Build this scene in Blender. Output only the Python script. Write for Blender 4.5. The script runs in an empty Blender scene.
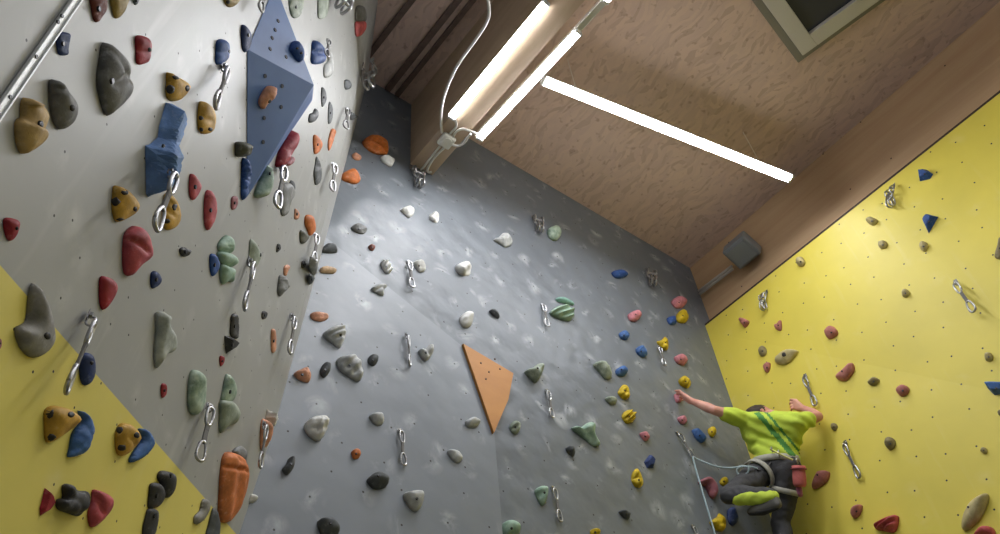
import bpy, bmesh, math, random
import numpy as np
from mathutils import Vector, Matrix, noise, geometry
from mathutils.bvhtree import BVHTree

random.seed(7)
scene = bpy.context.scene
COL = scene.collection

# ------------------------------------------------------------------ camera
F = 740.0
CAM = np.array([0.0, 0.0, 1.6])
def _n(a): return a / np.linalg.norm(a)
def _cv(x, y): return np.array([x - 500.0, -(y - 267.0), -F])
_Z = _n(_cv(420, -450))
_Y = _cv(-300, 1119); _Y = _n(_Y - _Z * _Y.dot(_Z))
_X = np.cross(_Y, _Z)
RW = np.stack([_X, _Y, _Z])                      # world = RW @ camera
def ray(x, y): return _n(RW @ _cv(x, y))
def proj(P):
    c = RW.T @ (np.asarray(P, float) - CAM)
    return 500 + F * c[0] / -c[2], 267 - F * c[1] / -c[2]
def projm(A):
    c = (np.asarray(A, float) - CAM) @ RW
    return np.stack([500 + F * c[:, 0] / -c[:, 2], 267 - F * c[:, 1] / -c[:, 2]], 1)
def hit(x, y, nrm, pt):
    r = ray(x, y); nrm = np.asarray(nrm, float)
    return CAM + r * ((np.asarray(pt, float) - CAM).dot(nrm) / r.dot(nrm))
def at(x, y, d): return CAM + ray(x, y) * d

cd = bpy.data.cameras.new('camera'); cam = bpy.data.objects.new('camera', cd); COL.objects.link(cam)
M = Matrix([[*RW[i], CAM[i]] for i in range(3)] + [[0, 0, 0, 1]])
cam.matrix_world = M
cd.sensor_width = 36.0; cd.sensor_fit = 'HORIZONTAL'; cd.lens = F / 1000 * 36.0; cd.clip_start = 0.02; cd.clip_end = 100
scene.camera = cam

# ------------------------------------------------------------------ materials
def lin(c):
    return tuple((v / 255 / 12.92) if v / 255 <= 0.04045 else ((v / 255 + 0.055) / 1.055) ** 2.4 for v in c) + (1.0,)
class NT:
    def __init__(s, name):
        s.m = bpy.data.materials.new(name); s.m.use_nodes = True
        s.t = s.m.node_tree; s.b = s.t.nodes['Principled BSDF']
    def n(s, typ, **kw):
        nd = s.t.nodes.new(typ)
        for k, v in kw.items():
            if k in nd.inputs.keys(): nd.inputs[k].default_value = v
            else: setattr(nd, k, v)
        return nd
    def l(s, a, b): s.t.links.new(a, b)
    def ramp(s, fac, stops):
        r = s.n('ShaderNodeValToRGB'); e = r.color_ramp.elements
        e[0].position, e[0].color = stops[0]; e[1].position, e[1].color = stops[-1]
        for p, c in stops[1:-1]:
            x = e.new(p); x.color = c
        s.l(fac, r.inputs['Fac']); return r.outputs['Color']
    def mix(s, fac, a, b, mode='MIX'):
        m = s.n('ShaderNodeMix', data_type='RGBA', blend_type=mode)
        for v, i in ((fac, 0), (a, 6), (b, 7)):
            if hasattr(v, 'is_linked') or isinstance(v, bpy.types.NodeSocket): s.l(v, m.inputs[i])
            else: m.inputs[i].default_value = v
        return m.outputs[2]
    def set(s, **kw):
        for k, v in kw.items():
            k = k.replace('_', ' ')
            if isinstance(v, bpy.types.NodeSocket): s.l(v, s.b.inputs[k])
            else: s.b.inputs[k].default_value = v
        return s.m
    def bump(s, h, strength=0.3, dist=0.01, prev=None):
        b = s.n('ShaderNodeBump', Strength=strength, Distance=dist); s.l(h, b.inputs['Height'])
        if prev is not None: s.l(prev, b.inputs['Normal'])
        return b.outputs['Normal']

_mats = {}
def plain(name, c, rough=0.5, metal=0.0, spec=0.5):
    if name in _mats: return _mats[name]
    t = NT(name); _mats[name] = t.set(Base_Color=lin(c), Roughness=rough, Metallic=metal, Specular_IOR_Level=spec); return _mats[name]

PAL = dict(maroon=(118, 58, 46), mustard=(168, 142, 74), slate=(72, 80, 88), navy=(40, 60, 112), dgrey=(122, 121, 117),
    tan=(204, 170, 108), red=(168, 44, 54), gold=(216, 168, 66), blue=(76, 118, 182), lblue=(112, 150, 208), rose=(196, 84, 92),
    horn=(152, 149, 142), offwhite=(186, 190, 180), marble=(186, 202, 182), black=(70, 69, 70), orange=(228, 128, 62),
    dorange=(226, 134, 78), white=(236, 235, 230), pink=(222, 140, 150), yellow=(222, 190, 30), green=(170, 194, 174),
    mauve=(176, 108, 116), beige=(200, 186, 136), brown=(156, 98, 84), royal=(48, 88, 160), sage=(168, 176, 160),
    grey=(146, 147, 146), cream=(226, 190, 150), lgrey=(202, 203, 200), bdark=(92, 96, 98), coral=(206, 92, 92), peach=(230, 164, 130),
    teal=(140, 186, 170), olive=(98, 98, 84), khaki=(158, 146, 104), dpink=(168, 104, 96))
MARBLE = {'marble': (120, 144, 126), 'green': (124, 154, 134), 'offwhite': (140, 146, 140), 'sage': (126, 138, 122), 'white': (205, 204, 200), 'brown': (110, 66, 60), 'lgrey': (158, 160, 160), 'beige': (172, 158, 112), 'khaki': (118, 106, 78), 'dpink': (196, 130, 120)}
def holdmat(key):
    nm = 'hold_' + key
    if nm in _mats: return _mats[nm]
    t = NT(nm); c = PAL[key]; dark = tuple(v * 0.78 for v in c)
    dust = tuple(v + (225 - v) * 0.45 for v in c)
    tc = t.n('ShaderNodeTexCoord')
    a = t.n('ShaderNodeTexNoise', Scale=14.0, Detail=6.0, Roughness=0.65); t.l(tc.outputs['Object'], a.inputs['Vector'])
    b = t.n('ShaderNodeTexNoise', Scale=34.0, Detail=5.0, Roughness=0.7); t.l(tc.outputs['Object'], b.inputs['Vector'])
    col = t.ramp(a.outputs['Fac'], [(0.35, lin(MARBLE.get(key, dark))), (0.62, lin(c))])
    f = t.ramp(b.outputs['Fac'], [(0.55, (0, 0, 0, 1)), (0.78, (0.8, 0.8, 0.8, 1))])
    col = t.mix(f, col, lin(dust))
    nb = t.bump(b.outputs['Fac'], 0.35, 0.004)
    _mats[nm] = t.set(Base_Color=col, Roughness=0.62, Normal=nb, Specular_IOR_Level=0.35); return _mats[nm]

def wallmat(name, c, dots=5.0, dotr=0.028, jit=0.35, chalk=0.25, rot=0.0, rough=0.5, bumpy=0.0, chalkc=(225, 224, 220), stain=(0.9), streaks=0.5):
    """painted panel with a grid of bolt holes, chalk smudges and faint mottling; UV is in metres on the panel"""
    t = NT(name); uv = t.n('ShaderNodeUVMap', uv_map='UVMap')
    mp = t.n('ShaderNodeMapping'); mp.inputs['Rotation'].default_value = (0, 0, rot); t.l(uv.outputs['UV'], mp.inputs['Vector'])
    vo = t.n('ShaderNodeTexVoronoi', voronoi_dimensions='2D', Scale=dots, Randomness=jit); t.l(mp.outputs['Vector'], vo.inputs['Vector'])
    dot = t.n('ShaderNodeMath', operation='LESS_THAN'); t.l(vo.outputs['Distance'], dot.inputs[0]); dot.inputs[1].default_value = dotr
    n1 = t.n('ShaderNodeTexNoise', Scale=1.3, Detail=4.0, Roughness=0.55); t.l(mp.outputs['Vector'], n1.inputs['Vector'])
    n2 = t.n('ShaderNodeTexNoise', Scale=5.0, Detail=6.0, Roughness=0.6); n2.inputs['Distortion'].default_value = 0.6; t.l(mp.outputs['Vector'], n2.inputs['Vector'])
    st = t.n('ShaderNodeMapping'); st.inputs['Scale'].default_value = (9.0, 0.8, 1); t.l(uv.outputs['UV'], st.inputs['Vector'])
    n3 = t.n('ShaderNodeTexNoise', Scale=1.6, Detail=3.0); t.l(st.outputs['Vector'], n3.inputs['Vector'])
    base = t.ramp(n1.outputs['Fac'], [(0.3, lin(tuple(v * stain for v in c))), (0.7, lin(c))])
    halo = t.n('ShaderNodeMapRange'); t.l(vo.outputs['Distance'], halo.inputs[0])
    for i, v in ((1, 0.12), (2, 0.42), (3, 1.0), (4, 0.0)): halo.inputs[i].default_value = v
    sm = t.n('ShaderNodeMath', operation='MULTIPLY'); t.l(halo.outputs[0], sm.inputs[0])
    smr = t.ramp(n2.outputs['Fac'], [(0.52, (0, 0, 0, 1)), (0.72, (1, 1, 1, 1))]); t.l(smr, sm.inputs[1])
    sm2 = t.n('ShaderNodeMath', operation='MULTIPLY'); t.l(sm.outputs[0], sm2.inputs[0]); sm2.inputs[1].default_value = chalk
    streak = t.ramp(n3.outputs['Fac'], [(0.6, (0, 0, 0, 1)), (0.75, (chalk * streaks,) * 3 + (1,))])
    col = t.mix(streak, base, lin(chalkc)); col = t.mix(sm2.outputs[0], col, lin(chalkc))
    col = t.mix(dot.outputs[0], col, lin((38, 36, 34)))
    kw = {}
    if bumpy:
        v2 = t.n('ShaderNodeTexVoronoi', voronoi_dimensions='2D', feature='SMOOTH_F1', Scale=6.5, Randomness=1.0); t.l(mp.outputs['Vector'], v2.inputs['Vector'])
        n4 = t.n('ShaderNodeTexNoise', Scale=7.0, Detail=2.0, Roughness=0.5); t.l(mp.outputs['Vector'], n4.inputs['Vector'])
        nb = t.bump(v2.outputs['Distance'], 0.9 * bumpy, 0.035); nb = t.bump(n4.outputs['Fac'], 0.8 * bumpy, 0.03, nb)
        nb = t.bump(n2.outputs['Fac'], 0.35 * bumpy, 0.01, nb)
        kw['Normal'] = nb
    else:
        kw['Normal'] = t.bump(n2.outputs['Fac'], 0.08, 0.01)
    return t.set(Base_Color=col, Roughness=rough, **kw)

def osbmat(name, c1, c2, c3, scale=9.0):
    t = NT(name); uv = t.n('ShaderNodeUVMap', uv_map='UVMap')
    cols = []
    prev = None
    w = t.n('ShaderNodeTexNoise', Scale=2.5, Detail=2.0); t.l(uv.outputs['UV'], w.inputs['Vector'])
    warp = t.n('ShaderNodeVectorMath', operation='MULTIPLY_ADD'); t.l(w.outputs['Color'], warp.inputs[0]); warp.inputs[1].default_value = (0.25, 0.25, 0); t.l(uv.outputs['UV'], warp.inputs[2])
    for i, (rot, sx) in enumerate(((0.5, 3.2), (1.9, 3.6))):
        mp = t.n('ShaderNodeMapping'); mp.inputs['Rotation'].default_value = (0, 0, rot); mp.inputs['Scale'].default_value = (sx, 1, 1); mp.inputs['Location'].default_value = (i * 3.3, i, 0)
        t.l(warp.outputs[0], mp.inputs['Vector'])
        v = t.n('ShaderNodeTexVoronoi', voronoi_dimensions='2D', Scale=scale, Randomness=1.0); t.l(mp.outputs['Vector'], v.inputs['Vector'])
        sp = t.n('ShaderNodeSeparateColor'); t.l(v.outputs['Color'], sp.inputs[0])
        col = t.ramp(sp.outputs[0], [(0.0, lin(c3)), (0.35, lin(c1)), (0.7, lin(c2)), (1.0, lin(c1))])
        cols.append((col, sp.outputs[1]))
    f = t.ramp(cols[1][1], [(0.45, (0, 0, 0, 1)), (0.55, (1, 1, 1, 1))])
    col = t.mix(f, cols[0][0], cols[1][0])
    nz = t.n('ShaderNodeTexNoise', Scale=15.0, Detail=4.0); t.l(uv.outputs['UV'], nz.inputs['Vector'])
    dk = t.ramp(nz.outputs['Fac'], [(0.30, (0.72, 0.68, 0.66, 1)), (0.40, (1, 1, 1, 1))])
    col = t.mix(1.0, col, dk, 'MULTIPLY')
    return t.set(Base_Color=col, Roughness=0.7, Normal=t.bump(cols[0][1], 0.15, 0.004))

def woodmat(name, c, c2, scale=(1.2, 14, 14), rough=0.5, coord='Object', screws=0):
    t = NT(name)
    src = t.n('ShaderNodeTexCoord').outputs['Object'] if coord == 'Object' else t.n('ShaderNodeUVMap', uv_map='UVMap').outputs['UV']
    mp = t.n('ShaderNodeMapping'); mp.inputs['Scale'].default_value = scale; t.l(src, mp.inputs['Vector'])
    a = t.n('ShaderNodeTexNoise', Scale=1.5, Detail=6.0, Roughness=0.6); a.inputs['Distortion'].default_value = 0.8; t.l(mp.outputs['Vector'], a.inputs['Vector'])
    col = t.ramp(a.outputs['Fac'], [(0.3, lin(c2)), (0.7, lin(c))])
    if screws:
        v = t.n('ShaderNodeTexVoronoi', voronoi_dimensions='2D', Scale=screws, Randomness=0.5); t.l(src, v.inputs['Vector'])
        d = t.n('ShaderNodeMath', operation='LESS_THAN'); t.l(v.outputs['Distance'], d.inputs[0]); d.inputs[1].default_value = 0.012
        col = t.mix(d.outputs[0], col, lin((60, 42, 30)))
    return t.set(Base_Color=col, Roughness=rough, Normal=t.bump(a.outputs['Fac'], 0.1, 0.003))

def emit(name, c, strength):
    t = NT(name); return t.set(Base_Color=lin((240, 240, 240)), Emission_Color=lin(c), Emission_Strength=strength)

# ------------------------------------------------------------------ object helpers
def obj(name, me, mats=(), parent=None, smooth=True, mw=None):
    if isinstance(me, bmesh.types.BMesh):
        bm = me; me = bpy.data.meshes.new(name); bm.normal_update(); bm.to_mesh(me); bm.free()
    o = bpy.data.objects.new(name, me); COL.objects.link(o)
    if not isinstance(mats, (list, tuple)): mats = [mats]
    for m in mats: me.materials.append(m)
    if smooth is not None:
        me.polygons.foreach_set('use_smooth', [smooth] * len(me.polygons))
    if mw is not None: o.matrix_world = mw
    if parent is not None: o.parent = parent
    return o
def empty(name, loc=(0, 0, 0), rot=None):
    o = bpy.data.objects.new(name, None); o.empty_display_size = 0.1; COL.objects.link(o); o.location = loc
    if rot is not None: o.rotation_euler = rot
    return o
def tag(o, label, cat, group=None):
    o['label'] = label; o['category'] = cat
    if group: o['group'] = group
    return o
def struct(o): o['kind'] = 'structure'; return o

def add_box(bm, c, sx, sy, sz, mat=Matrix.Identity(4), bevel=0.0, mi=0):
    r = bmesh.ops.create_cube(bm, size=1.0, matrix=mat @ Matrix.Translation(c) @ Matrix.Diagonal((sx, sy, sz, 1)))
    if bevel:
        es = list({e for v in r['verts'] for e in v.link_edges})
        bmesh.ops.bevel(bm, geom=es, offset=bevel, segments=2, affect='EDGES', profile=0.5)
def frame_from(a, b):
    """matrix with local z from a to b, origin a"""
    a = Vector(a); z = (Vector(b) - a); L = z.length; z.normalize()
    x = z.orthogonal().normalized(); y = z.cross(x)
    return Matrix(((x.x, y.x, z.x, a.x), (x.y, y.y, z.y, a.y), (x.z, y.z, z.z, a.z), (0, 0, 0, 1))), L
def add_tube(bm, pts, r, seg=8, closed=False):
    pts = [Vector(p) for p in pts]; n = len(pts); rings = []
    prevx = None
    for i, p in enumerate(pts):
        if closed: t = pts[(i + 1) % n] - pts[i - 1]
        else: t = pts[min(i + 1, n - 1)] - pts[max(i - 1, 0)]
        t.normalize()
        if prevx is None: x = t.orthogonal().normalized()
        else:
            x = prevx - t * prevx.dot(t)
            x = x.normalized() if x.length > 1e-6 else t.orthogonal().normalized()
        prevx = x; y = t.cross(x)
        rr = r[i] if isinstance(r, (list, tuple)) else r
        rings.append([bm.verts.new(p + (x * math.cos(a) + y * math.sin(a)) * rr) for a in [2 * math.pi * k / seg for k in range(seg)]])
    for i in range(n if closed else n - 1):
        A, B = rings[i], rings[(i + 1) % n]
        for k in range(seg):
            try: bm.faces.new((A[k], A[(k + 1) % seg], B[(k + 1) % seg], B[k]))
            except ValueError: pass
    if not closed:
        bm.faces.new(rings[0][::-1]); bm.faces.new(rings[-1])
def smooth_path(pts, n=8, closed=False):
    pts = [Vector(p) for p in pts]; N = len(pts); out = []
    for i in range(N if closed else N - 1):
        if closed: p0, p1, p2, p3 = pts[i - 1], pts[i], pts[(i + 1) % N], pts[(i + 2) % N]
        else: p0, p1, p2, p3 = pts[max(i - 1, 0)], pts[i], pts[i + 1], pts[min(i + 2, N - 1)]
        for k in range(n):
            t = k / n
            out.append(0.5 * ((2 * p1) + (p2 - p0) * t + (2 * p0 - 5 * p1 + 4 * p2 - p3) * t * t + (3 * p1 - p0 - 3 * p2 + p3) * t ** 3))
    if not closed: out.append(pts[-1])
    return out
def poly_mesh(name, polys, mats, uvaxes, thick=0.12, parent=None, mi=None, facing=None):
    """flat facets given as lists of 3D points; UVs in metres along two axes; backed outward by thick"""
    bm = bmesh.new(); vs = {}; uvl = bm.loops.layers.uv.new('UVMap')
    for i, pl in enumerate(polys):
        loop = []
        for p in pl:
            k = tuple(round(float(c), 5) for c in p)
            if k not in vs: vs[k] = bm.verts.new(p)
            loop.append(vs[k])
        f = bm.faces.new(loop)
        f.material_index = mi[i] if mi else 0
    bm.normal_update()
    for f in bm.faces:
        if facing is not None and f.normal.dot(Vector(facing)) < 0: f.normal_flip()
        for l in f.loops: l[uvl].uv = (l.vert.co.dot(Vector(uvaxes[0])), l.vert.co.dot(Vector(uvaxes[1])))
    o = obj(name, bm, mats, parent, smooth=False)
    if thick:
        s = o.modifiers.new('thickness', 'SOLIDIFY'); s.thickness = thick; s.offset = -1
    return o
# ------------------------------------------------------------------ room shell
S = 1.42
C0 = np.array([5.10057, 3.06747, 6.20603])       # top of the yellow panels in the back right corner
YB, XR = C0[1], C0[0]
NB, NR = np.array([0, -1.0, 0]), np.array([-1.0, 0, 0])
pb = lambda x, y: hit(x, y, NB, C0)
pr = lambda x, y: hit(x, y, NR, C0)
A_top = pb(367.6, 79)
Rt = pb(690, 268)
slope = (Rt[2] - A_top[2]) / (Rt[0] - A_top[0])
NC = _n(np.array([slope, 0, -1.0]))
pc = lambda x, y, drop=0.0: hit(x, y, NC, A_top - np.array([0, 0, drop]))
def ceil_z(x): return A_top[2] + slope * (x - A_top[0])
D_low = pb(248, 534)
K2 = pc(378, 0)
H_left = _n(RW @ _cv(430, 1023 - .1116 * (430 - 584)) * np.array([1, 1, 0]))
NL = _n(np.cross(H_left, K2 - D_low)); NL = NL if NL[0] > 0 else -NL
pl = lambda x, y: hit(x, y, NL, K2)

m_left = wallmat('pale_grey_wall_paint', (172, 172, 168), dots=6.5, dotr=0.022, jit=0.7, chalk=0.3, rot=0.4, rough=0.45, chalkc=(235, 235, 230), stain=0.93)
m_lyel = wallmat('yellow_wall_paint_left', (234, 218, 112), dots=6.5, dotr=0.022, jit=0.7, chalk=0.12, rot=0.4, rough=0.5, stain=0.93)
m_ryel = wallmat('yellow_wall_paint', (230, 212, 84), dots=4.7, dotr=0.03, jit=0.3, chalk=0.22, rot=0.28, rough=0.5, chalkc=(236, 228, 170), stain=0.93)
m_back = wallmat('dark_grey_textured_paint', (118, 124, 131), dots=4.6, dotr=0.026, jit=0.5, chalk=0.8, streaks=0.0, rot=0.5, rough=0.42, bumpy=0.28, chalkc=(205, 208, 212), stain=0.9)
m_back2 = wallmat('grey_smooth_panel_paint', (126, 132, 139), dots=4.6, dotr=0.026, jit=0.5, chalk=0.55, streaks=0.0, rot=0.5, rough=0.42, bumpy=0.09, chalkc=(205, 208, 212), stain=0.94)
m_osb = osbmat('osb_board', (204, 178, 162), (212, 186, 166), (190, 164, 146), scale=9.0)
m_ply = woodmat('plywood_band', (196, 166, 130), (180, 148, 114), scale=(0.5, 6, 6), coord='UV', rough=0.55, screws=1.6)
m_floor = plain('floor_mat_blue_grey', (96, 100, 106), 0.8)
m_shade_line = plain('shade_line_dark', (58, 44, 34), 0.8)  # dark colour standing in for the shade line on the right wall

# left wall: one leaning plane, painted grey, with a yellow corner, plus a thin fillet up the inner corner
def on_left(h, z):      # point on the plane at distance h along H_left from K2 and at height z
    up = np.cross(NL, H_left); up = up / up[2]
    return K2 + H_left * h + up * (z - K2[2])
hD = (D_low - K2).dot(H_left)
dn = on_left(0, 0)
# where the plane meets the back wall at the floor
hF = (YB - dn[1]) / H_left[1]
F0 = on_left(hF, 0.0); hK = 0.0
far_t, far_b = on_left(-9, ceil_z(-4.2) + 0.6), on_left(-9, 0.0)
bm = bmesh.new(); uvl = bm.loops.layers.uv.new('UVMap')
vD, vK, vA, vF, vt, vb = [bm.verts.new(p) for p in (D_low, K2, A_top, F0, far_t, far_b)]
bm.faces.new((vF, vD, vK, vt, vb)); bm.faces.new((vD, vA, vK))
y1, y2 = pl(0, 265), pl(231, 528)
pn = _n(np.cross(y2 - y1, NL))
res = bmesh.ops.bisect_plane(bm, geom=list(bm.verts) + list(bm.edges) + list(bm.faces), plane_co=Vector(y1), plane_no=Vector(pn))
bm.normal_update()
yside = np.sign((pl(20, 500) - y1).dot(pn))
upL = np.cross(NL, H_left)
for f in bm.faces:
    if f.normal.dot(Vector(NL)) < 0: f.normal_flip()
    c = np.array(f.calc_center_median())
    f.material_index = 1 if np.sign((c - y1).dot(pn)) == yside and len(f.verts) > 2 else 0
    for l in f.loops: l[uvl].uv = (l.vert.co.dot(Vector(H_left)), l.vert.co.dot(Vector(upL)))
wall_left = struct(obj('wall_left', bm, [m_left, m_lyel], smooth=False))
sol = wall_left.modifiers.new('thickness', 'SOLIDIFY'); sol.thickness = 0.12; sol.offset = -1

# back wall: big facet plus a lower left facet that leans out a little
P1, P2, P3 = pb(322, 234), pb(461, 345), pb(492, 435)
P4 = np.array([P3[0] - 0.15, YB, 0.0])
e12 = _n(P2 - P1); nd12 = np.array([e12[2], 0, -e12[0]]);
if nd12[2] > 0: nd12 = -nd12
def low(p, k=0.05): return p - np.array([0, max(0.0, (p - P1).dot(nd12)) * k, 0])
xl = 0.2
P1e = P1 + e12 * ((xl - P1[0]) / e12[0])
LB = np.array([xl, YB, 0.0])
TL = np.array([xl, YB, ceil_z(xl) + .1]); TR = np.array([XR + .3, YB, ceil_z(XR + .3) + .1]); BR = np.array([XR + .3, YB, 0.0])
wall_back = struct(poly_mesh('wall_back', [
    [TL, P1e, P1, P2, P3, P4, BR, TR],
    [P1e, P1, P2, low(P3), low(P4), low(LB)],
    [P2, P3, low(P3)], [P3, P4, low(P4), low(P3)]], [m_back, m_back2], ((1, 0, 0), (0, 0, 1)), thick=0.12, facing=(0, -1, 0), mi=[0, 1, 0, 0]))

# right wall: yellow panels with a lower facet leaning out, and the plywood band above
ZT = 6.235
B1, B2 = pr(706, 331), pr(1000, 392)
eb = _n(B2 - B1); nbd = np.array([0, eb[2], -eb[1]])
if nbd[2] > 0: nbd = -nbd
def lowr(p, k=0.05): return p - np.array([max(0.0, (p - B1).dot(nbd)) * k, 0, 0])
B3 = B1 + eb * 8.6
B0 = B1 - eb * 0.15
yE = B3[1]
wall_right = struct(poly_mesh('wall_right', [
    [np.array([XR, YB + .05, ZT]), B0, B1, B2, B3, np.array([XR, yE, ZT])],
    [B0, B1, B2, B3, lowr(np.array([XR, yE, 0.0])), lowr(np.array([XR, YB + .05, 0.0]))]],
    [m_ryel], ((0, -1, 0), (0, 0, 1)), thick=0.10, facing=(-1, 0, 0)))
xb = XR + 0.115
wall_right_upper = struct(poly_mesh('wall_right_upper', [[np.array([xb, YB + .05, ZT - .3]), np.array([xb, YB + .05, 7.4]), np.array([xb, yE, 7.4]), np.array([xb, yE, ZT - .3])]],
    [m_ply], ((0, 1, 0), (0, 0, 1)), thick=0.06, facing=(-1, 0, 0)))
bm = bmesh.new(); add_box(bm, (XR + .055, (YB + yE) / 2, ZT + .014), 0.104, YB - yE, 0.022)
trim = struct(obj('trim_1', bm, m_shade_line, smooth=False))  # dark strip put in for the shade above the yellow panels' top edge
bm = bmesh.new(); add_box(bm, (0, -1.5, -.05), 12, 10, 0.1); struct(obj('floor', bm, m_floor, smooth=False))
# ceiling of board
cx0, cx1 = -4.5, XR + .3
ceiling = struct(poly_mesh('ceiling', [[np.array([cx0, YB + .1, ceil_z(cx0)]), np.array([cx1, YB + .1, ceil_z(cx1)]), np.array([cx1, -5.0, ceil_z(cx1)]), np.array([cx0, -5.0, ceil_z(cx0)])]],
    [m_osb], ((1, 0, 0), (0, 1, 0)), thick=0.08, facing=(0, 0, -1)))

def bvh_of(*os):
    vs, fs = [], []
    for o in os:
        b = len(vs); vs += [v.co.copy() for v in o.data.vertices]; fs += [[b + i for i in p.vertices] for p in o.data.polygons]
    return BVHTree.FromPolygons(vs, fs)
WALLS = {'left': bvh_of(wall_left), 'back': bvh_of(wall_back), 'right': bvh_of(wall_right)}
def wall_hit(x, y, only=None):
    r = Vector(ray(x, y)); best = None
    for k, b in WALLS.items():
        if only and k != only: continue
        co, nr_, i, d = b.ray_cast(Vector(CAM), r)
        if co is not None and (best is None or d < best[3]):
            if nr_.dot(r) > 0: nr_ = -nr_
            best = (np.array(co), np.array(nr_), k, d)
    return best

# ceiling battens left of the beam, running towards the back wall
m_batten = woodmat('dark_batten', (112, 92, 80), (92, 74, 64), scale=(10, 1, 10))
for i, (a, b, w, dp) in enumerate((((411, 0), (372, 50), .05, .03), ((457, 0), (405, 66), .05, .04), ((472, 0), (424, 60), .04, .04))):
    A, B = pc(*a), pc(*b); d = _n(B - A); d = np.array([d[0], d[1], 0]); d = _n(d)
    p0 = A - d * 4; p1 = A + d * ((YB - .02 - A[1]) / d[1])
    Mx, L = frame_from(p0, p1); x = Vector((-d[1], d[0], 0)); z = Vector(d); yv = z.cross(x)
    Mx = Matrix(((x.x, yv.x, z.x, p0[0]), (x.y, yv.y, z.y, p0[1]), (x.z, yv.z, z.z, p0[2] - dp / 2 - .002), (0, 0, 0, 1)))
    bm = bmesh.new(); add_box(bm, (0, 0, L / 2), w, dp, L, bevel=.004)
    o = obj('trim_%d' % (i + 2), bm, m_batten, smooth=False, mw=Mx); struct(o)

# glued timber beam running out from the back wall
m_beam = woodmat('glulam_timber', (196, 174, 150), (180, 156, 130), scale=(6, 0.7, 6))
bl, br_ = pb(410, 165), pb(432, 175)
zb = 6.45
bl = hit(410, 165, NB, C0); far = hit(548, 0, (0, 0, 1), (0, 0, zb))
bdir = _n(np.array([far[0] - bl[0], far[1] - bl[1], 0]))
bw = br_[0] - bl[0]
side = np.array([-bdir[1], bdir[0], 0]); side = side if side[0] > 0 else -side
bm = bmesh.new()
p0, L = bl + np.array([0, 0, 0]), 7.5
q = [p0, p0 + side * bw]
ring = []
for s_, zz in ((0, zb), (1, zb), (1, 7.6), (0, 7.6)):
    pt = q[s_].copy(); pt[2] = zz; ring.append(pt)
va = [bm.verts.new(p - bdir * 0.0 + bdir * ((YB - .004 - p[1]) / bdir[1])) for p in ring]; vb_ = [bm.verts.new(p + bdir * L) for p in ring]
for i in range(4): bm.faces.new((va[i], va[(i + 1) % 4], vb_[(i + 1) % 4], vb_[i]))
bm.faces.new(va[::-1]); bm.faces.new(vb_); bmesh.ops.recalc_face_normals(bm, faces=bm.faces)
for f in [v for v in bm.verts if v.co.z > 7]: f.co.z = ceil_z(f.co.x) - .004
beam = obj('ceiling_beam', bm, m_beam, smooth=False); struct(beam)

# ------------------------------------------------------------------ roof window
m_frame = plain('white_window_frame', (198, 194, 184), 0.5)
m_frame2 = plain('grey_window_flashing', (128, 124, 112), 0.6)
m_pane = NT('dark_window_glass').set(Base_Color=lin((62, 64, 74)), Roughness=0.25, Specular_IOR_Level=0.2)
wc = pc(800, 52); e1 = _n(pc(762, 0) - wc); e2 = pc(885, 0) - wc; nz = -NC
e2 = _n(e2 - e1 * e2.dot(e1)); nz = np.array(NC)
Wm = Matrix([[e1[i], e2[i], nz[i], wc[i]] for i in range(3)] + [[0, 0, 0, 1]])
def ring_frame(w, h, t, z0, z1, bev=.006):
    bm = bmesh.new()
    for c, sx, sy in (((w / 2, t / 2), w, t), ((w / 2, h - t / 2), w, t), ((t / 2, h / 2), t, h - 2 * t), ((w - t / 2, h / 2), t, h - 2 * t)):
        add_box(bm, (c[0], c[1], (z0 + z1) / 2), sx, sy, abs(z1 - z0), bevel=bev)
    return bm
win = struct(obj('window_1', ring_frame(1.05, 1.25, .135, .02, .075), m_frame, smooth=False, mw=Wm))
def child(name, bm, m, par, off=(0, 0, 0), smooth=False):
    o = obj(name, bm, m, smooth=smooth); o.parent = par; o.location = off; return o
child('outer_frame', ring_frame(1.17, 1.37, .06, .003, .035), m_frame2, win, (-.06, -.06, 0))
bm = bmesh.new(); add_box(bm, (.525, .625, .03), .80, 1.0, .012); child('pane', bm, m_pane, win)
bm = bmesh.new(); add_box(bm, (.0, .0, 0), .03, .10, .03, bevel=.008); add_box(bm, (.0, .05, .02), .018, .03, .05, bevel=.005)
child('handle', bm, plain('grey_handle', (110, 106, 104), .4), win, (.13, .62, .085))

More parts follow.
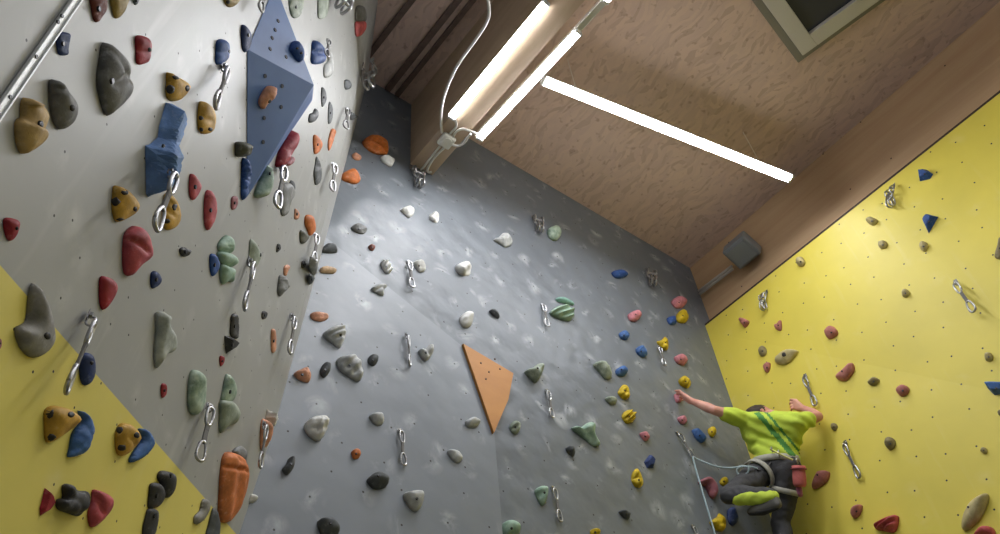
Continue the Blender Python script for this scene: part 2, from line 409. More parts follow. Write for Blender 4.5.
# ------------------------------------------------------------------ LED battens
m_led = emit('led_diffuser_glow', (248, 250, 255), 78.0)
m_house = plain('white_luminaire_housing', (222, 222, 220), 0.4)
def led(p0, p1, n_out, label, w=.05, fin=0, tail=0, wires=0):
    """tube luminaire from p0 to p1; n_out points away from the mounting face"""
    p0, p1 = Vector(p0), Vector(p1); z = (p1 - p0); L = z.length; z.normalize()
    y = Vector(n_out); y = (y - z * y.dot(z)).normalized(); x = y.cross(z)
    root = empty('led_batten'); root.matrix_world = Matrix(((x.x, y.x, z.x, p0.x), (x.y, y.y, z.y, p0.y), (x.z, y.z, z.z, p0.z), (0, 0, 0, 1)))
    tag(root, label, 'light fitting', 'tubular light fittings under the ceiling')
    bm = bmesh.new(); add_box(bm, (0, -.030, (L + tail) / 2), w * .8, .03, L + .06 + tail, bevel=.004); child('housing', bm, m_house, root)
    bm = bmesh.new(); add_box(bm, (0, -.008, L / 2), w, .014, L, bevel=.002); child('tray', bm, m_house, root)
    bm = bmesh.new(); add_box(bm, (0, .003, L / 2), w * .94, .006, L); child('diffuser', bm, m_led, root)
    for k in range(wires):                   # suspension wires up to the ceiling
        wz = L * (.12 + .76 * k); Pw = root.matrix_world @ Vector((0, -.045, wz)); top = ceil_z(Pw.x) - .002
        bm = bmesh.new(); add_tube(bm, [Vector((0, -.045, wz)), root.matrix_world.inverted() @ Vector((Pw.x, Pw.y, top))], .0022, 5); child('suspension_wire', bm, m_house, root)
    if fin:                                  # side louvres that keep the light off the wall tops
        for s_ in (-1, 1):
            bm = bmesh.new(); add_box(bm, (s_ * (w / 2 + .003), fin / 2 - .004, L / 2), .004, fin + .012, L); child('reflector', bm, m_house, root)
    for zz in (-.012, L + .012):
        bm = bmesh.new(); add_box(bm, (0, 0, 0), w * 1.0, .05, .02, bevel=.006); child('end_cap', bm, m_house, root, (0, -.002, zz))
    return root
zt = zb + .06
pz = lambda x, y, z: hit(x, y, (0, 0, 1), (0, 0, z))
sd = Vector(side); bd = Vector(bdir)
t1a, t1b = pz(452, 116, zb - .01), pz(545, 4, zb - .01)
t2a, t2b = pz(480, 137, zb - .01), pz(577, 33, zb - .01)
diag1 = (-sd * .12 + Vector((0, 0, -1))).normalized(); diag2 = (sd * .12 + Vector((0, 0, -1))).normalized()
led(t1a, t1b, diag1, 'glowing tube light on the left edge of the timber beam', .058, tail=.05)
led(t2a, t2b, diag2, 'glowing tube light on the right edge of the timber beam', .066, tail=.24)
led(Vector(t1b) + bd * .12, Vector(t1b) + bd * 1.5, diag1, 'next tube light up the left edge of the beam, almost out of view')
led(Vector(t2b) + bd * .30, Vector(t2b) + bd * 1.7, diag2, 'next tube light up the right edge of the beam, only its end showing')
t3a, t3b = pc(545, 81, .55), pc(789, 178, .55)
led(t3a, t3b, NC, 'long glowing tube light alone below the board ceiling', .08, wires=2)

# unseen tube lights added behind the camera to brighten the side walls
for i, (x, y) in enumerate(((0.2, -1.0), (3.6, -0.8), (0.2, -3.2), (3.6, -3.2))):
    z = ceil_z(x) - .5
    led((x, y, z), (x, y - 1.4, z), (0, 0, -1), ('added fill tube light overhead behind the viewer, beside the beam', 'added fill tube light overhead behind the viewer, beside the yellow wall', 'added fill tube light farthest back in the hall, on the left wall side', 'added fill tube light farthest back in the hall, on the yellow wall side')[i], .08, wires=2)
# ------------------------------------------------------------------ climbing holds
TILES = dict(L1=(0, 0), L2=(0, 134), L3=(0, 268), L4=(0, 400), M1=(190, 0), M2=(190, 134), M3=(190, 268), M4=(190, 400),
             C2=(380, 134), C3=(380, 268), C4=(380, 400), R3=(570, 268), R4=(570, 400), W1=(800, 134), W2=(800, 268), W3=(800, 400))
SC = {k: 797 / 200.0 for k in TILES}
TILES.update(N1=(700, 280), Q2=(130, 90), Q3=(230, 0), Q4=(230, 90), Q5=(290, 60), Q6=(200, 200), Q0=(0, 80), P=(0, 0), Q7=(380, 190))
SC.update(N1=5.34, Q2=3.56, Q3=4.85, Q4=4.45, Q5=4.454, Q6=5.343, Q0=5.94, P=1.0, Q7=5.34)
m_bolt = plain('dark_steel_bolt', (62, 62, 64), 0.4, 0.8)
m_rubber = plain('black_rubber_patch', (44, 40, 38), 0.6)
WNAME = {'left': 'pale grey and yellow left wall', 'back': 'dark grey back wall', 'right': 'yellow right wall'}

def resample(pts, n):
    P = [Vector(p) for p in pts]; P.append(P[0]); d = [0]
    for i in range(1, len(P)): d.append(d[-1] + (P[i] - P[i - 1]).length)
    out = []; j = 0
    for k in range(n):
        s = d[-1] * k / n
        while d[j + 1] < s: j += 1
        t = (s - d[j]) / max(1e-9, d[j + 1] - d[j]); out.append(P[j].lerp(P[j + 1], t))
    return out
def catmull(pts, n=5):
    return [Vector((v.x, v.y)) for v in smooth_path([(p[0], p[1], 0) for p in pts], n, closed=True)]

def height_mesh(poly, res, hfun):
    """triangulated 2D region of poly (numpy pts) with heights; returns verts2d, heights, tris, boundary count"""
    n = len(poly); P = np.array(poly)
    area = 0.5 * np.sum(P[:, 0] * np.roll(P[:, 1], -1) - P[:, 1] * np.roll(P[:, 0], -1))
    if area < 0: P = P[::-1].copy(); area = -area
    A, B = P, np.roll(P, -1, 0); AB = B - A; L2 = (AB ** 2).sum(1) + 1e-12
    def dist(q):
        t = np.clip(((q[None] - A) * AB).sum(1) / L2, 0, 1); return np.sqrt((((A + AB * t[:, None]) - q) ** 2).sum(1).min())
    def inside(q):
        x, y = q; c = False
        for i in range(n):
            (x1, y1), (x2, y2) = A[i], B[i]
            if (y1 > y) != (y2 > y) and x < (x2 - x1) * (y - y1) / (y2 - y1) + x1: c = not c
        return c
    sp = math.sqrt(area) / res
    lo, hi = P.min(0), P.max(0); pts = []
    row = 0; y = lo[1]
    while y < hi[1]:
        x = lo[0] + (sp / 2 if row % 2 else 0)
        while x < hi[0]:
            q = np.array([x, y])
            if inside(q):
                d = dist(q)
                if d > sp * .55: pts.append((q, d))
            x += sp
        y += sp * .866; row += 1
    dm = max([d for _, d in pts] + [math.sqrt(area) * .3])
    nrm = np.stack([-(np.roll(P, -1, 0) - np.roll(P, 1, 0))[:, 1], (np.roll(P, -1, 0) - np.roll(P, 1, 0))[:, 0]], 1)
    nrm = nrm / (np.linalg.norm(nrm, axis=1)[:, None] + 1e-9)
    for f in (.06,):
        for i in range(n):
            q = P[i] + nrm[i] * dm * f
            if inside(q): pts.append((q, dist(q)))
    allp = [Vector(p) for p in P] + [Vector(q) for q, _ in pts]
    edges = [(i, (i + 1) % n) for i in range(n)]
    vo, eo, fo, ov, _, _ = geometry.delaunay_2d_cdt(allp, edges, [], 1, 1e-5)
    V = np.array([(v.x, v.y) for v in vo]); ds = []
    for i, v in enumerate(V):
        src = ov[i]
        ds.append(0.0 if any(k < n for k in src) else dist(v))
    ds = np.array(ds)
    ts = ds / dm; hs = np.array([hfun(v, t) for v, t in zip(V, ts)])
    bidx = [next(i for i in range(len(V)) if k in ov[i]) for k in range(n)]
    return V, hs, [tuple(f) for f in fo], bidx, ts

PROF = {
    'dome': lambda t: math.sqrt(max(0, 1 - (1 - min(1, t)) ** 2)),
    'soft': lambda t: math.sin(min(1, t) * math.pi / 2) ** .8,
    'flat': lambda t: min(1, t * 3.2) ** .6 * (.9 + .1 * min(1, t)),
    'pyr': lambda t: min(1, t * 1.05),
    'cham': lambda t: min(1, t * 2.2),
    'slab': lambda t: min(1, (t * 9)) ** .5,
}
HOLDS = []
def h(tile, key, pts, H, label, prof='dome', noise_=.16, nf=2.2, res=10, smooth=None, ridge=None, tilt=(0, -.25), dents=(), grooves=(), patches=(), bolt='c', wall=None, lobes=None, extra=None, group=None, sharp=None, smin=None):
    ox, oy = TILES[tile]; sc = SC[tile]
    if key in ('white', 'lgrey'): H *= .75
    if ridge: res = max(res, 24); ridge = (ridge[0], ridge[1], ridge[2] * 3.0)
    if noise_ >= .2: res = max(res, 15)
    rnd = random.Random(len(HOLDS) * 17 + 3)
    if len(pts) == 4 and not isinstance(pts[0], (tuple, list)):
        x0, y0, x1, y1 = pts; cx, cy, rx, ry = (x0 + x1) / 2, (y0 + y1) / 2, (x1 - x0) / 2, (y1 - y0) / 2
        pts = []
        for k in range(9):
            a = 2 * math.pi * k / 9 + rnd.uniform(-.12, .12); q = rnd.uniform(.86, 1.08)
            pts.append((cx + rx * q * math.cos(a), cy + ry * q * math.sin(a)))
    faceted = prof in ('pyr', 'cham', 'slab') if sharp is None else sharp
    poly = resample(pts, max(14, 3 * len(pts))) if faceted else resample(catmull(pts), 36)
    if faceted:   # keep the true corners
        poly = [Vector(p) for i, p in enumerate(pts) for p in ([p] + [tuple(Vector(p).lerp(Vector(pts[(i + 1) % len(pts)]), t)) for t in (.33, .67)])]
    P = np.array([(v.x, v.y) for v in poly]); size = (P.max(0) - P.min(0)); c0 = (P.max(0) + P.min(0)) / 2
    sm = math.sqrt(size[0] * size[1]); seed = rnd.uniform(0, 99)
    pf = PROF[prof]
    def hf(q, t):
        if t <= 0: return 0.0
        n_ = (q - c0) / (size / 2)
        v = pf(t) * (1 + tilt[0] * n_[0] + tilt[1] * n_[1])
        if lobes:
            v = 0.0
            for lx, ly, lr in lobes:
                e = 1 - ((q[0] - lx) ** 2 + (q[1] - ly) ** 2) / lr ** 2
                if e > 0: v = max(v, math.sqrt(e))
            v = max(v, .25 * pf(t)) * min(1, t * 6) ** .5
        if ridge:
            k, ang, amp = ridge
            v += amp * math.sin(k * 3.14159 * (n_[0] * math.cos(ang) + n_[1] * math.sin(ang)) + 1.2 * noise.noise(Vector((n_[0], n_[1], seed)))) * min(1, 2.5 * t)
        if noise_: v += noise_ * noise.fractal(Vector((q[0] / sm * nf, q[1] / sm * nf, seed)), .6, 2.0, 3) * min(1, 2.5 * t)
        for dx, dy, dr, dd in dents: v -= dd * math.exp(-(((q[0] - dx) ** 2 + (q[1] - dy) ** 2) / dr ** 2))
        for x0, y0, x1, y1, w, dd in grooves:
            a, b = np.array((x0, y0)), np.array((x1, y1)); ab = b - a; t_ = max(0, min(1, (q - a).dot(ab) / ab.dot(ab)))
            v -= dd * math.exp(-(np.linalg.norm(q - a - ab * t_) / w) ** 2)
        if extra: v = extra(q, t, n_, v)
        return max(.04, v) if t > 0 else 0.0
    V, hs, tris, bidx, ts = height_mesh(poly, res, hf)
    feats = bool(dents or grooves or lobes or extra)
    px = np.array((ox, oy)) + V / sc
    tgt_lo, tgt_hi = np.array((ox, oy)) + P.min(0) / sc, np.array((ox, oy)) + P.max(0) / sc
    ctr = (tgt_lo + tgt_hi) / 2
    wh = wall_hit(ctr[0], ctr[1], wall)
    base, nrm, wn, _ = wh
    r_c = ray(*ctr)
    def world(pxy):
        rays = np.stack([pxy[:, 0] - 500, -(pxy[:, 1] - 267), np.full(len(pxy), -F)], 1) @ RW.T
        t = (base - CAM).dot(nrm) / (rays @ nrm)
        return CAM + rays * t[:, None] + nrm * (.0012 + hs * H)[:, None]
    lim = smin if smin else (.45 if wall == 'left' else .84)
    for attempt in range(9):          # keep the bulk modest enough that the foot still has most of the outline's width
        cur_c, cur_s = ctr.copy(), np.array((1.0, 1.0))
        for it in range(6):
            q = projm(world((px - ctr) * cur_s + cur_c)); lo, hi = q.min(0), q.max(0)
            cur_s = np.clip(cur_s * np.clip((tgt_hi - tgt_lo) / np.maximum(hi - lo, .1), .6, 1.5), .3, 1.6)
            cur_c = cur_c + (tgt_lo + tgt_hi - lo - hi) / 2
        if cur_s.min() >= lim: break
        H *= .82
    def front(Wq):                     # picture position of the camera-facing part of the surface
        fn = np.zeros_like(Wq)
        T = np.array([t for t in tris if len(t) == 3]); nn = np.cross(Wq[T[:, 1]] - Wq[T[:, 0]], Wq[T[:, 2]] - Wq[T[:, 0]])
        nn = nn * np.sign(nn @ nrm)[:, None]
        for k in range(3): np.add.at(fn, T[:, k], nn)
        facing = (fn * (CAM - Wq)).sum(1) > 0
        return (projm(Wq) - np.array((ox, oy))) * sc, facing
    if feats:                          # move grooves, dents and bumps to where they show on the bulging surface
        Q, fr = front(world((px - ctr) * cur_s + cur_c))
        def back(q):
            d = np.sqrt(((Q - np.array(q)) ** 2).sum(1)) + np.where(fr, 0, 1e3); i4 = np.argsort(d)[:4]; w_ = 1 / (d[i4] + .5); w_ /= w_.sum()
            return tuple((V[i4] * w_[:, None]).sum(0))
        dents = [(*back(d[:2]), d[2], d[3]) for d in dents]
        grooves = [(*back(g[:2]), *back(g[2:4]), g[4], g[5]) for g in grooves]
        if lobes: lobes = [(*back(l[:2]), l[2] * .9) for l in lobes]
        hs = np.array([hf(v, t_) for v, t_ in zip(V, ts)])
    Wp = world((px - ctr) * cur_s + cur_c)
    up = np.array((0, 0, 1.0)) - nrm * nrm[2]; up = _n(up); ex = np.cross(up, nrm)
    O = Wp[bidx].mean(0)
    R3 = np.stack([ex, up, nrm])                       # local = R3 @ (w - O)
    loc = (Wp - O) @ R3.T
    bm = bmesh.new(); vs = [bm.verts.new(v) for v in loc]
    for f in tris:
        try: bm.faces.new([vs[i] for i in f])
        except ValueError: pass
    try: bm.faces.new([vs[i] for i in bidx])
    except ValueError: pass
    bmesh.ops.recalc_face_normals(bm, faces=bm.faces)
    Mx = Matrix([[ex[i], up[i], nrm[i], O[i]] for i in range(3)] + [[0, 0, 0, 1]])
    o = obj('climbing_hold', bm, holdmat(key) if key in PAL else key, smooth=(not faceted) if smooth is None else smooth, mw=Mx)
    tag(o, label, 'climbing hold', group)
    HOLDS.append((o, key, wn))
    # surface lookup for parts set into the hold
    QF, FR = front(Wp)
    def surf(q):
        d = np.sqrt(((QF - np.array(q)) ** 2).sum(1)) + np.where(FR, 0, 1e3)
        i3 = np.argsort(d)[:3]; w = 1 / (d[i3] + .3); w /= w.sum()
        return (loc[i3] * w[:, None]).sum(0)
    def disc(q, rx, ry, lift, m, name):
        b2 = bmesh.new(); cvals = []
        ring = []
        for k in range(10):
            a = 2 * math.pi * k / 10
            s = surf((q[0] + rx * math.cos(a), q[1] + ry * math.sin(a))); ring.append(s + np.array((0, 0, lift * .4)))
        inner = [surf((q[0] + .5 * rx * math.cos(2 * math.pi * k / 10), q[1] + .5 * ry * math.sin(2 * math.pi * k / 10))) + np.array((0, 0, lift)) for k in range(10)]
        r_ = [b2.verts.new(v) for v in ring]; i_ = [b2.verts.new(v) for v in inner]; lowr_ = [b2.verts.new(v - np.array((0, 0, .006))) for v in ring]
        for k in range(10):
            b2.faces.new((r_[k], r_[(k + 1) % 10], i_[(k + 1) % 10], i_[k])); b2.faces.new((lowr_[k], lowr_[(k + 1) % 10], r_[(k + 1) % 10], r_[k]))
        b2.faces.new(i_); bmesh.ops.recalc_face_normals(b2, faces=b2.faces)
        return obj(name, b2, m, parent=o, smooth=True)
    for p in patches:
        disc(p[:2], p[2], p[3] if len(p) > 3 else p[2], .003, m_rubber, 'rubber_patch')['label'] = 'black patch'
    if bolt == 'c': bolt = tuple(c0)
    if bolt:
        s = surf(bolt); b2 = bmesh.new()
        rb = min(.008, .16 * np.linalg.norm(loc[:, :2], axis=1).max())
        bmesh.ops.create_cone(b2, cap_ends=True, segments=10, radius1=rb, radius2=rb * .85, depth=.005)
        bb = obj('bolt', b2, m_bolt, parent=o, smooth=False); bb.location = s + np.array((0, 0, .001))
    return o
# ---- left wall, upper grey area
h('L1', 'maroon', [(360, -14), (420, -10), (427, 40), (408, 70), (392, 88), (375, 82), (363, 35)], .05, 'maroon knobbly hold at the top edge, just left of a mustard hold', noise_=.3)
h('L1', 'mustard', [(440, -20), (514, -16), (502, 40), (482, 66), (460, 73), (447, 40)], .03, 'mustard smooth hold at the top edge, right of the maroon one', bolt=None)
h('L1', 'slate', [(530, -12), (556, -10), (553, 8), (542, 20), (532, 12)], .02, 'tiny slate hold at the top edge right of the mustard one')
h('L1', 'navy', [(220, 128), (275, 130), (283, 145), (278, 190), (276, 218), (235, 217), (224, 175)], .03, 'small navy square hold just below the white metal strip', 'flat', noise_=.2, sharp=False)
h('L1', 'dgrey', [(412, 168), (470, 205), (510, 250), (520, 300), (533, 345), (520, 385), (480, 425), (430, 462), (412, 440), (390, 370), (383, 310), (395, 230)], .075,
  'largest dark grey shell shaped hold, grooved from its top to a notch on the right', noise_=.05, res=16, grooves=[(448, 200, 505, 290, 9, .3), (505, 295, 470, 330, 14, .35)], dents=[(515, 318, 14, .5)], bolt=(445, 322))
h('L1', 'dgrey', [(195, 320), (232, 322), (265, 360), (300, 395), (313, 435), (296, 490), (247, 517), (215, 490), (198, 430), (193, 370)], .07,
  'dark grey rounded hold with a black bolt hole, right of the tan hold', noise_=.06, res=14, grooves=[(205, 345, 260, 365, 8, .2)], patches=[(288, 430, 11, 14)], bolt=None)
tan_top = lambda q, t, n, v: v * (0.62 if q[1] > 150 and q[0] > 112 + (q[1] - 240) * .4 and q[1] < 235 + (q[0] - 90) * .45 else 1.0)
h('Q0', 'tan', [(140, 104), (180, 112), (245, 142), (285, 185), (293, 225), (268, 300), (272, 340), (235, 385), (185, 420), (130, 440), (100, 395), (85, 330), (88, 240), (118, 225), (122, 150)], .085,
  'large tan two-step hold under the white metal strip', noise_=.04, res=18, extra=tan_top, bolt=(238, 262), patches=[(240, 262, 14, 17)])
h('L1', 'red', [(540, 145), (580, 145), (604, 170), (602, 232), (585, 252), (545, 255), (540, 200)], .045, 'glossy red hold with a dark bolt, above the topmost yellow patched hold', grooves=[(545, 205, 600, 210, 8, .3)], patches=[(596, 198, 7, 9)], bolt=None)
h('L1', 'gold', [(665, 288), (700, 303), (745, 325), (760, 350), (725, 395), (682, 403), (660, 378), (662, 330)], .06, 'yellow triangular hold with black patches, topmost left of the blue pyramid volume', 'dome', noise_=.05, patches=[(678, 355, 16, 18), (700, 308, 14, 9), (746, 352, 9, 13)], bolt=None)
h('M1', 'gold', [(37, 408), (80, 420), (104, 465), (95, 522), (50, 533), (30, 500)], .06, 'yellow patched hold below the quickdraw beside the top of the light blue hold', noise_=.08, patches=[(42, 468, 9, 7), (45, 515, 8, 10), (80, 515, 9, 8)], grooves=[(40, 470, 80, 480, 8, .2)], bolt=None)
h('L2', 'gold', [(455, 205), (500, 220), (540, 255), (557, 285), (545, 315), (490, 345), (460, 348), (445, 300), (447, 240)], .065, 'yellow hold with black patches, directly above the big pink-red hold', noise_=.05, patches=[(460, 270, 16, 18), (497, 232, 15, 10), (538, 298, 8, 10), (478, 340, 15, 5)], bolt=None)
h('L2', 'gold', [(660, 235), (700, 265), (722, 320), (715, 360), (680, 382), (652, 372), (644, 310)], .06, 'yellow grooved hold just right of the quickdraw hanging over the light blue hold', noise_=.05, patches=[(666, 347, 11, 11), (695, 292, 9, 14)], grooves=[(655, 300, 695, 330, 6, .3), (665, 270, 705, 310, 6, .25)], bolt=None)
# long light-blue faceted hold in two tiers
h('Q2', 'lblue', [(150, 45), (175, 48), (200, 75), (205, 110), (180, 195), (152, 213), (140, 262), (152, 290), (130, 310), (100, 362), (68, 381), (58, 370), (54, 198), (76, 193), (112, 168), (118, 130)], .075,
  'long light blue two-tier angular hold behind a hanging quickdraw', 'cham', noise_=0, res=15, grooves=[(82, 215, 150, 285, 7, .3)], smooth=False, bolt=(120, 200), extra=lambda q, t, n, v: v * (.62 if q[1] < 185 else min(1.15, .62 + (q[1] - 185) * .012)), smin=.7)
h('L2', 'rose', [(498, 392), (540, 365), (580, 393), (605, 458), (603, 495), (560, 525), (520, 566), (490, 545), (488, 440)], .09, 'big pink-red pointed hold with a fold, left half of the grey wall', noise_=.05, res=14, grooves=[(520, 420, 590, 470, 9, .3)], bolt=None)
h('L2', 'red', [(12, 345), (30, 333), (75, 343), (80, 378), (65, 413), (40, 426), (20, 400)], .045, 'small red hold with a white bolt at the far left, above the yellow corner', patches=[(66, 376, 5, 8)], bolt=None)
h('L2', 'black', [(715, 458), (735, 450), (748, 460), (763, 462), (758, 482), (735, 489), (718, 478)], .03, 'small black hold right of the big pink-red pointed hold', noise_=.3)
h('Q2', 'rose', [(215, 298), (235, 310), (255, 340), (245, 370), (225, 393), (211, 375), (209, 335)], .05, 'pink-red hold with white chalk, first of two left of the olive hold', noise_=.1)
h('Q2', 'rose', [(278, 355), (300, 375), (311, 430), (300, 470), (280, 500), (265, 480), (262, 420), (266, 375)], .05, 'long pink-red upright hold left of the small maroon nub', noise_=.14)
h('L3', 'horn', [(130, 60), (157, 90), (195, 165), (215, 230), (221, 290), (195, 332), (150, 357), (110, 350), (75, 312), (57, 260), (62, 233), (100, 216), (110, 150), (118, 90)], .09,
  'large grey horn shaped hold across the edge of the yellow corner', noise_=.04, res=17, dents=[(95, 205, 28, .45)], patches=[(189, 270, 13, 16)], bolt=None, smin=.9)
h('L3', 'mauve', [(-16, 278), (2, 282), (8, 300), (2, 322), (-14, 322)], .02, 'tiny mauve hold cut by the left edge beside the grey horn hold')
h('L3', 'red', [(398, 38), (420, 33), (457, 50), (470, 85), (450, 130), (415, 167), (398, 150), (393, 90)], .05, 'matt dark red hold below the big pink-red pointed hold', noise_=.05, bolt=None)
h('L3', 'navy', [(602, 18), (625, 14), (645, 42), (638, 66), (608, 82), (599, 60)], .035, 'small navy hold between the big pink-red hold and the green flower hold')
h('L3', 'navy', [(325, 342), (365, 343), (382, 390), (375, 445), (345, 468), (322, 452), (314, 390)], .05, 'navy blue oblong hold on the yellow edge beside a hanging quickdraw', noise_=.06, patches=[(365, 378, 6, 8)], bolt=None)
h('L3', 'offwhite', [(620, 178), (655, 176), (677, 203), (666, 225), (700, 265), (709, 310), (690, 338), (662, 345), (622, 402), (612, 330), (620, 240)], .03, 'flat off-white ragged hold on the grey wall above a tiny red hold', 'flat', noise_=.12, sharp=False, bolt=None)
h('L3', 'red', [(645, 461), (662, 464), (667, 490), (660, 510), (645, 517), (640, 488)], .025, 'tiny red hold below the flat off-white ragged hold', bolt=(655, 488))
h('P', 'marble', [(190, 373), (197, 370), (204, 376), (206.5, 388), (206, 402), (199, 414), (190, 413), (187, 398)], .06, 'pale green and white marbled hold above a hanging carabiner', noise_=.16, bolt=None)
h('P', 'marble', [(227, 374), (235, 383), (237, 394), (232, 402), (221, 402), (223, 388)], .045, 'upper of two sage green stacked holds above the big orange hold', noise_=.08, bolt=(230, 392))
h('M4', 'sage', [(119, 2), (165, 3), (201, 45), (190, 90), (152, 105), (118, 132), (115, 60)], .06, 'lower of two sage green stacked holds above the big orange hold', noise_=.05, bolt=None)
# ---- yellow corner, lower left
h('L4', 'gold', [(175, 100), (178, 40), (220, 22), (290, 40), (326, 70), (312, 100), (270, 130), (215, 162), (182, 165)], .09, 'orange hold with black spots at the left, overlapping a blue hold', noise_=.06, patches=[(198, 55, 16, 20), (203, 150, 17, 15), (283, 58, 13, 11)], bolt=None)
h('L4', 'blue', [(315, 42), (355, 60), (379, 110), (356, 190), (330, 217), (268, 228), (275, 190), (288, 130), (325, 85)], .075, 'blue scuffed hold attached to the right of the left orange spotted hold', noise_=.22, bolt=None)
h('L4', 'gold', [(457, 150), (475, 98), (515, 95), (555, 130), (560, 163), (510, 215), (468, 217)], .08, 'orange hold with black spots nearer the wall paint edge, beside a blue hold', noise_=.06, patches=[(477, 120, 13, 15), (484, 190, 17, 13), (545, 140, 11, 13)], grooves=[(520, 150, 545, 185, 5, .3)], bolt=None)
h('L4', 'blue', [(555, 115), (590, 120), (619, 167), (600, 207), (562, 235), (516, 250), (514, 230), (545, 185), (567, 150)], .06, 'blue curved hold wrapping the right side of the right orange spotted hold', noise_=.12, bolt=None)
h('L4', 'red', [(180, 350), (210, 375), (222, 410), (200, 440), (160, 462), (158, 430), (170, 390)], .05, 'small matt red pointed hold left of the dark grey knuckled hold', 'cham', noise_=.04, bolt=None)
h('L4', 'black', [(250, 340), (285, 335), (320, 360), (370, 365), (382, 400), (355, 440), (325, 463), (270, 450), (225, 432), (224, 395), (250, 390)], .08, 'dark grey knuckled hold on yellow between two red holds', noise_=.05, res=14, lobes=[(285, 365, 42), (265, 410, 48), (340, 405, 52), (310, 425, 42)], bolt=None)
h('L4', 'rose', [(370, 358), (410, 365), (451, 390), (446, 440), (400, 490), (360, 507), (348, 450), (365, 400)], .075, 'dark red split hold right of the dark grey knuckled hold', noise_=.08, grooves=[(365, 370, 410, 450, 8, .35)], bolt=None)
h('L4', 'black', [(625, 310), (640, 282), (690, 290), (705, 322), (695, 370), (665, 391), (648, 350)], .07, 'black oval hold, top right one of a chain of three', noise_=.03, bolt=(680, 300))
h('L4', 'black', [(600, 333), (640, 335), (660, 380), (640, 420), (610, 432), (588, 428), (592, 370)], .06, 'black oval hold, middle one of a chain of three', noise_=.04)
h('L4', 'black', [(577, 470), (592, 432), (630, 440), (632, 490), (615, 545), (570, 550), (568, 510)], .06, 'black oval hold, bottom one of a chain of three', noise_=.04, bolt=(615, 460))
h('M4', 'horn', [(60, 393), (80, 405), (80, 440), (55, 480), (18, 496), (15, 465), (40, 440), (48, 408)], .045, 'grey-beige kidney shaped hold on the yellow tip left of the big orange hold', noise_=.03, bolt=None)
h('M4', 'bdark', [(95, 430), (112, 462), (120, 500), (116, 550), (62, 550), (72, 500)], .05, 'dark wedge hold under the tip of the big orange hold', noise_=.1, bolt=None)
h('M4', 'dorange', [(140, 210), (192, 215), (233, 258), (234, 330), (215, 410), (185, 455), (150, 491), (112, 472), (113, 380), (122, 270)], .11, 'biggest orange hold, long and pleated with a folded top', noise_=.02, res=20,
  ridge=(3.0, .25, .05), grooves=[(130, 265, 230, 280, 8, .3), (160, 215, 230, 262, 6, .15)], bolt=None)
h('M4', 'grey', [(168, 205), (205, 182), (236, 210), (233, 250), (215, 262), (190, 240)], .06, 'grey two-bump hold just behind the top of the biggest orange hold', lobes=[(185, 210, 30), (212, 215, 36)], noise_=.03, bolt=None)
h('M4', 'white', [(235, 375), (270, 385), (265, 402), (245, 410), (228, 408)], .03, 'small white hold peeking out right of the biggest orange hold', bolt=None)
h('M4', 'peach', [(285, 90), (305, 75), (330, 108), (325, 150), (290, 202), (278, 170)], .05, 'orange-brown hold at the wall corner behind a hanging quickdraw', 'soft', noise_=.06, bolt=None, wall='left')
h('M4', 'white', [(312, 36), (352, 68), (340, 112), (318, 100), (303, 70)], .05, 'white chalky chipped hold on top of the orange-brown corner hold', 'cham', noise_=.15, bolt=None, wall='left')

# ---- left wall, around the blue pyramid
h('M1', 'mustard', [(135, -12), (195, -8), (190, 14), (165, 29), (143, 20)], .045, 'yellow-brown hold at the top edge left of the blue pyramid', patches=[(150, 8, 8, 8)], bolt=None)
h('M1', 'navy', [(205, 100), (240, 125), (246, 170), (226, 208), (207, 190)], .035, 'navy hold touching the left corner of the blue pyramid', noise_=.06, bolt=(232, 140))
h('M1', 'royal', [(107, 162), (140, 158), (158, 185), (157, 230), (135, 250), (103, 256), (101, 210)], .05, 'bright blue rounded hold above a quickdraw, left of the blue pyramid', noise_=.12, grooves=[(112, 210, 155, 205, 7, .25)], bolt=(155, 205))
h('M1', 'sage', [(396, -12), (448, -10), (451, 35), (435, 68), (410, 70), (397, 40)], .045, 'grey-green hold at the top edge right of the pyramid tip', noise_=.22, dents=[(420, 25, 14, .35)])
h('M1', 'sage', [(512, -12), (550, -10), (552, 40), (540, 70), (512, 73), (508, 30)], .04, 'grey-green hold at the top edge left of a cluster of chrome', noise_=.12, bolt=None)
h('M1', 'royal', [(487, 166), (508, 165), (540, 205), (536, 248), (485, 254), (483, 210)], .045, 'bright blue stepped hold right of the pyramid, beside a grey kidney hold', noise_=.08, grooves=[(490, 205, 535, 215, 8, .3)], bolt=None)
h('M1', 'lgrey', [(545, 200), (565, 215), (573, 282), (555, 306), (533, 306), (533, 262), (550, 240)], .035, 'grey upright kidney hold below a carabiner right of the bright blue stepped hold', noise_=.1, bolt=None)
h('M1', 'dgrey', [(662, 28), (690, 25), (703, 60), (700, 85), (660, 85)], .03, 'grey upper half of a grey and orange pair near the wall corner', noise_=.1, bolt=None)
h('M1', 'coral', [(660, 86), (700, 84), (702, 115), (685, 140), (662, 145), (656, 115)], .035, 'orange-red lower half of a grey and orange pair near the wall corner', noise_=.12, bolt=None)
h('M1', 'bdark', [(615, 322), (632, 318), (644, 335), (640, 352), (618, 356)], .03, 'small dark grey hold near the wall corner below a chrome cluster', bolt=None)
h('M1', 'bdark', [(525, 347), (540, 362), (545, 398), (527, 427), (522, 390)], .03, 'dark grey pointed hold just right of the pyramid point', noise_=.08)
h('M1', 'bdark', [(500, 432), (512, 445), (510, 470), (490, 488), (472, 485), (476, 455), (490, 450)], .03, 'dark grey kidney hold under the pyramid point', noise_=.06, bolt=None)
h('Q5', 'bdark', [(175, 185), (187, 205), (192, 240), (185, 275), (170, 283), (169, 225)], .03, 'dark upright hold with a chrome bolt above a tangled quickdraw', noise_=.15)
h('Q5', 'bdark', [(270, 232), (285, 238), (302, 250), (285, 264), (268, 266)], .03, 'dark nub on the very corner of the grey walls', bolt=None)
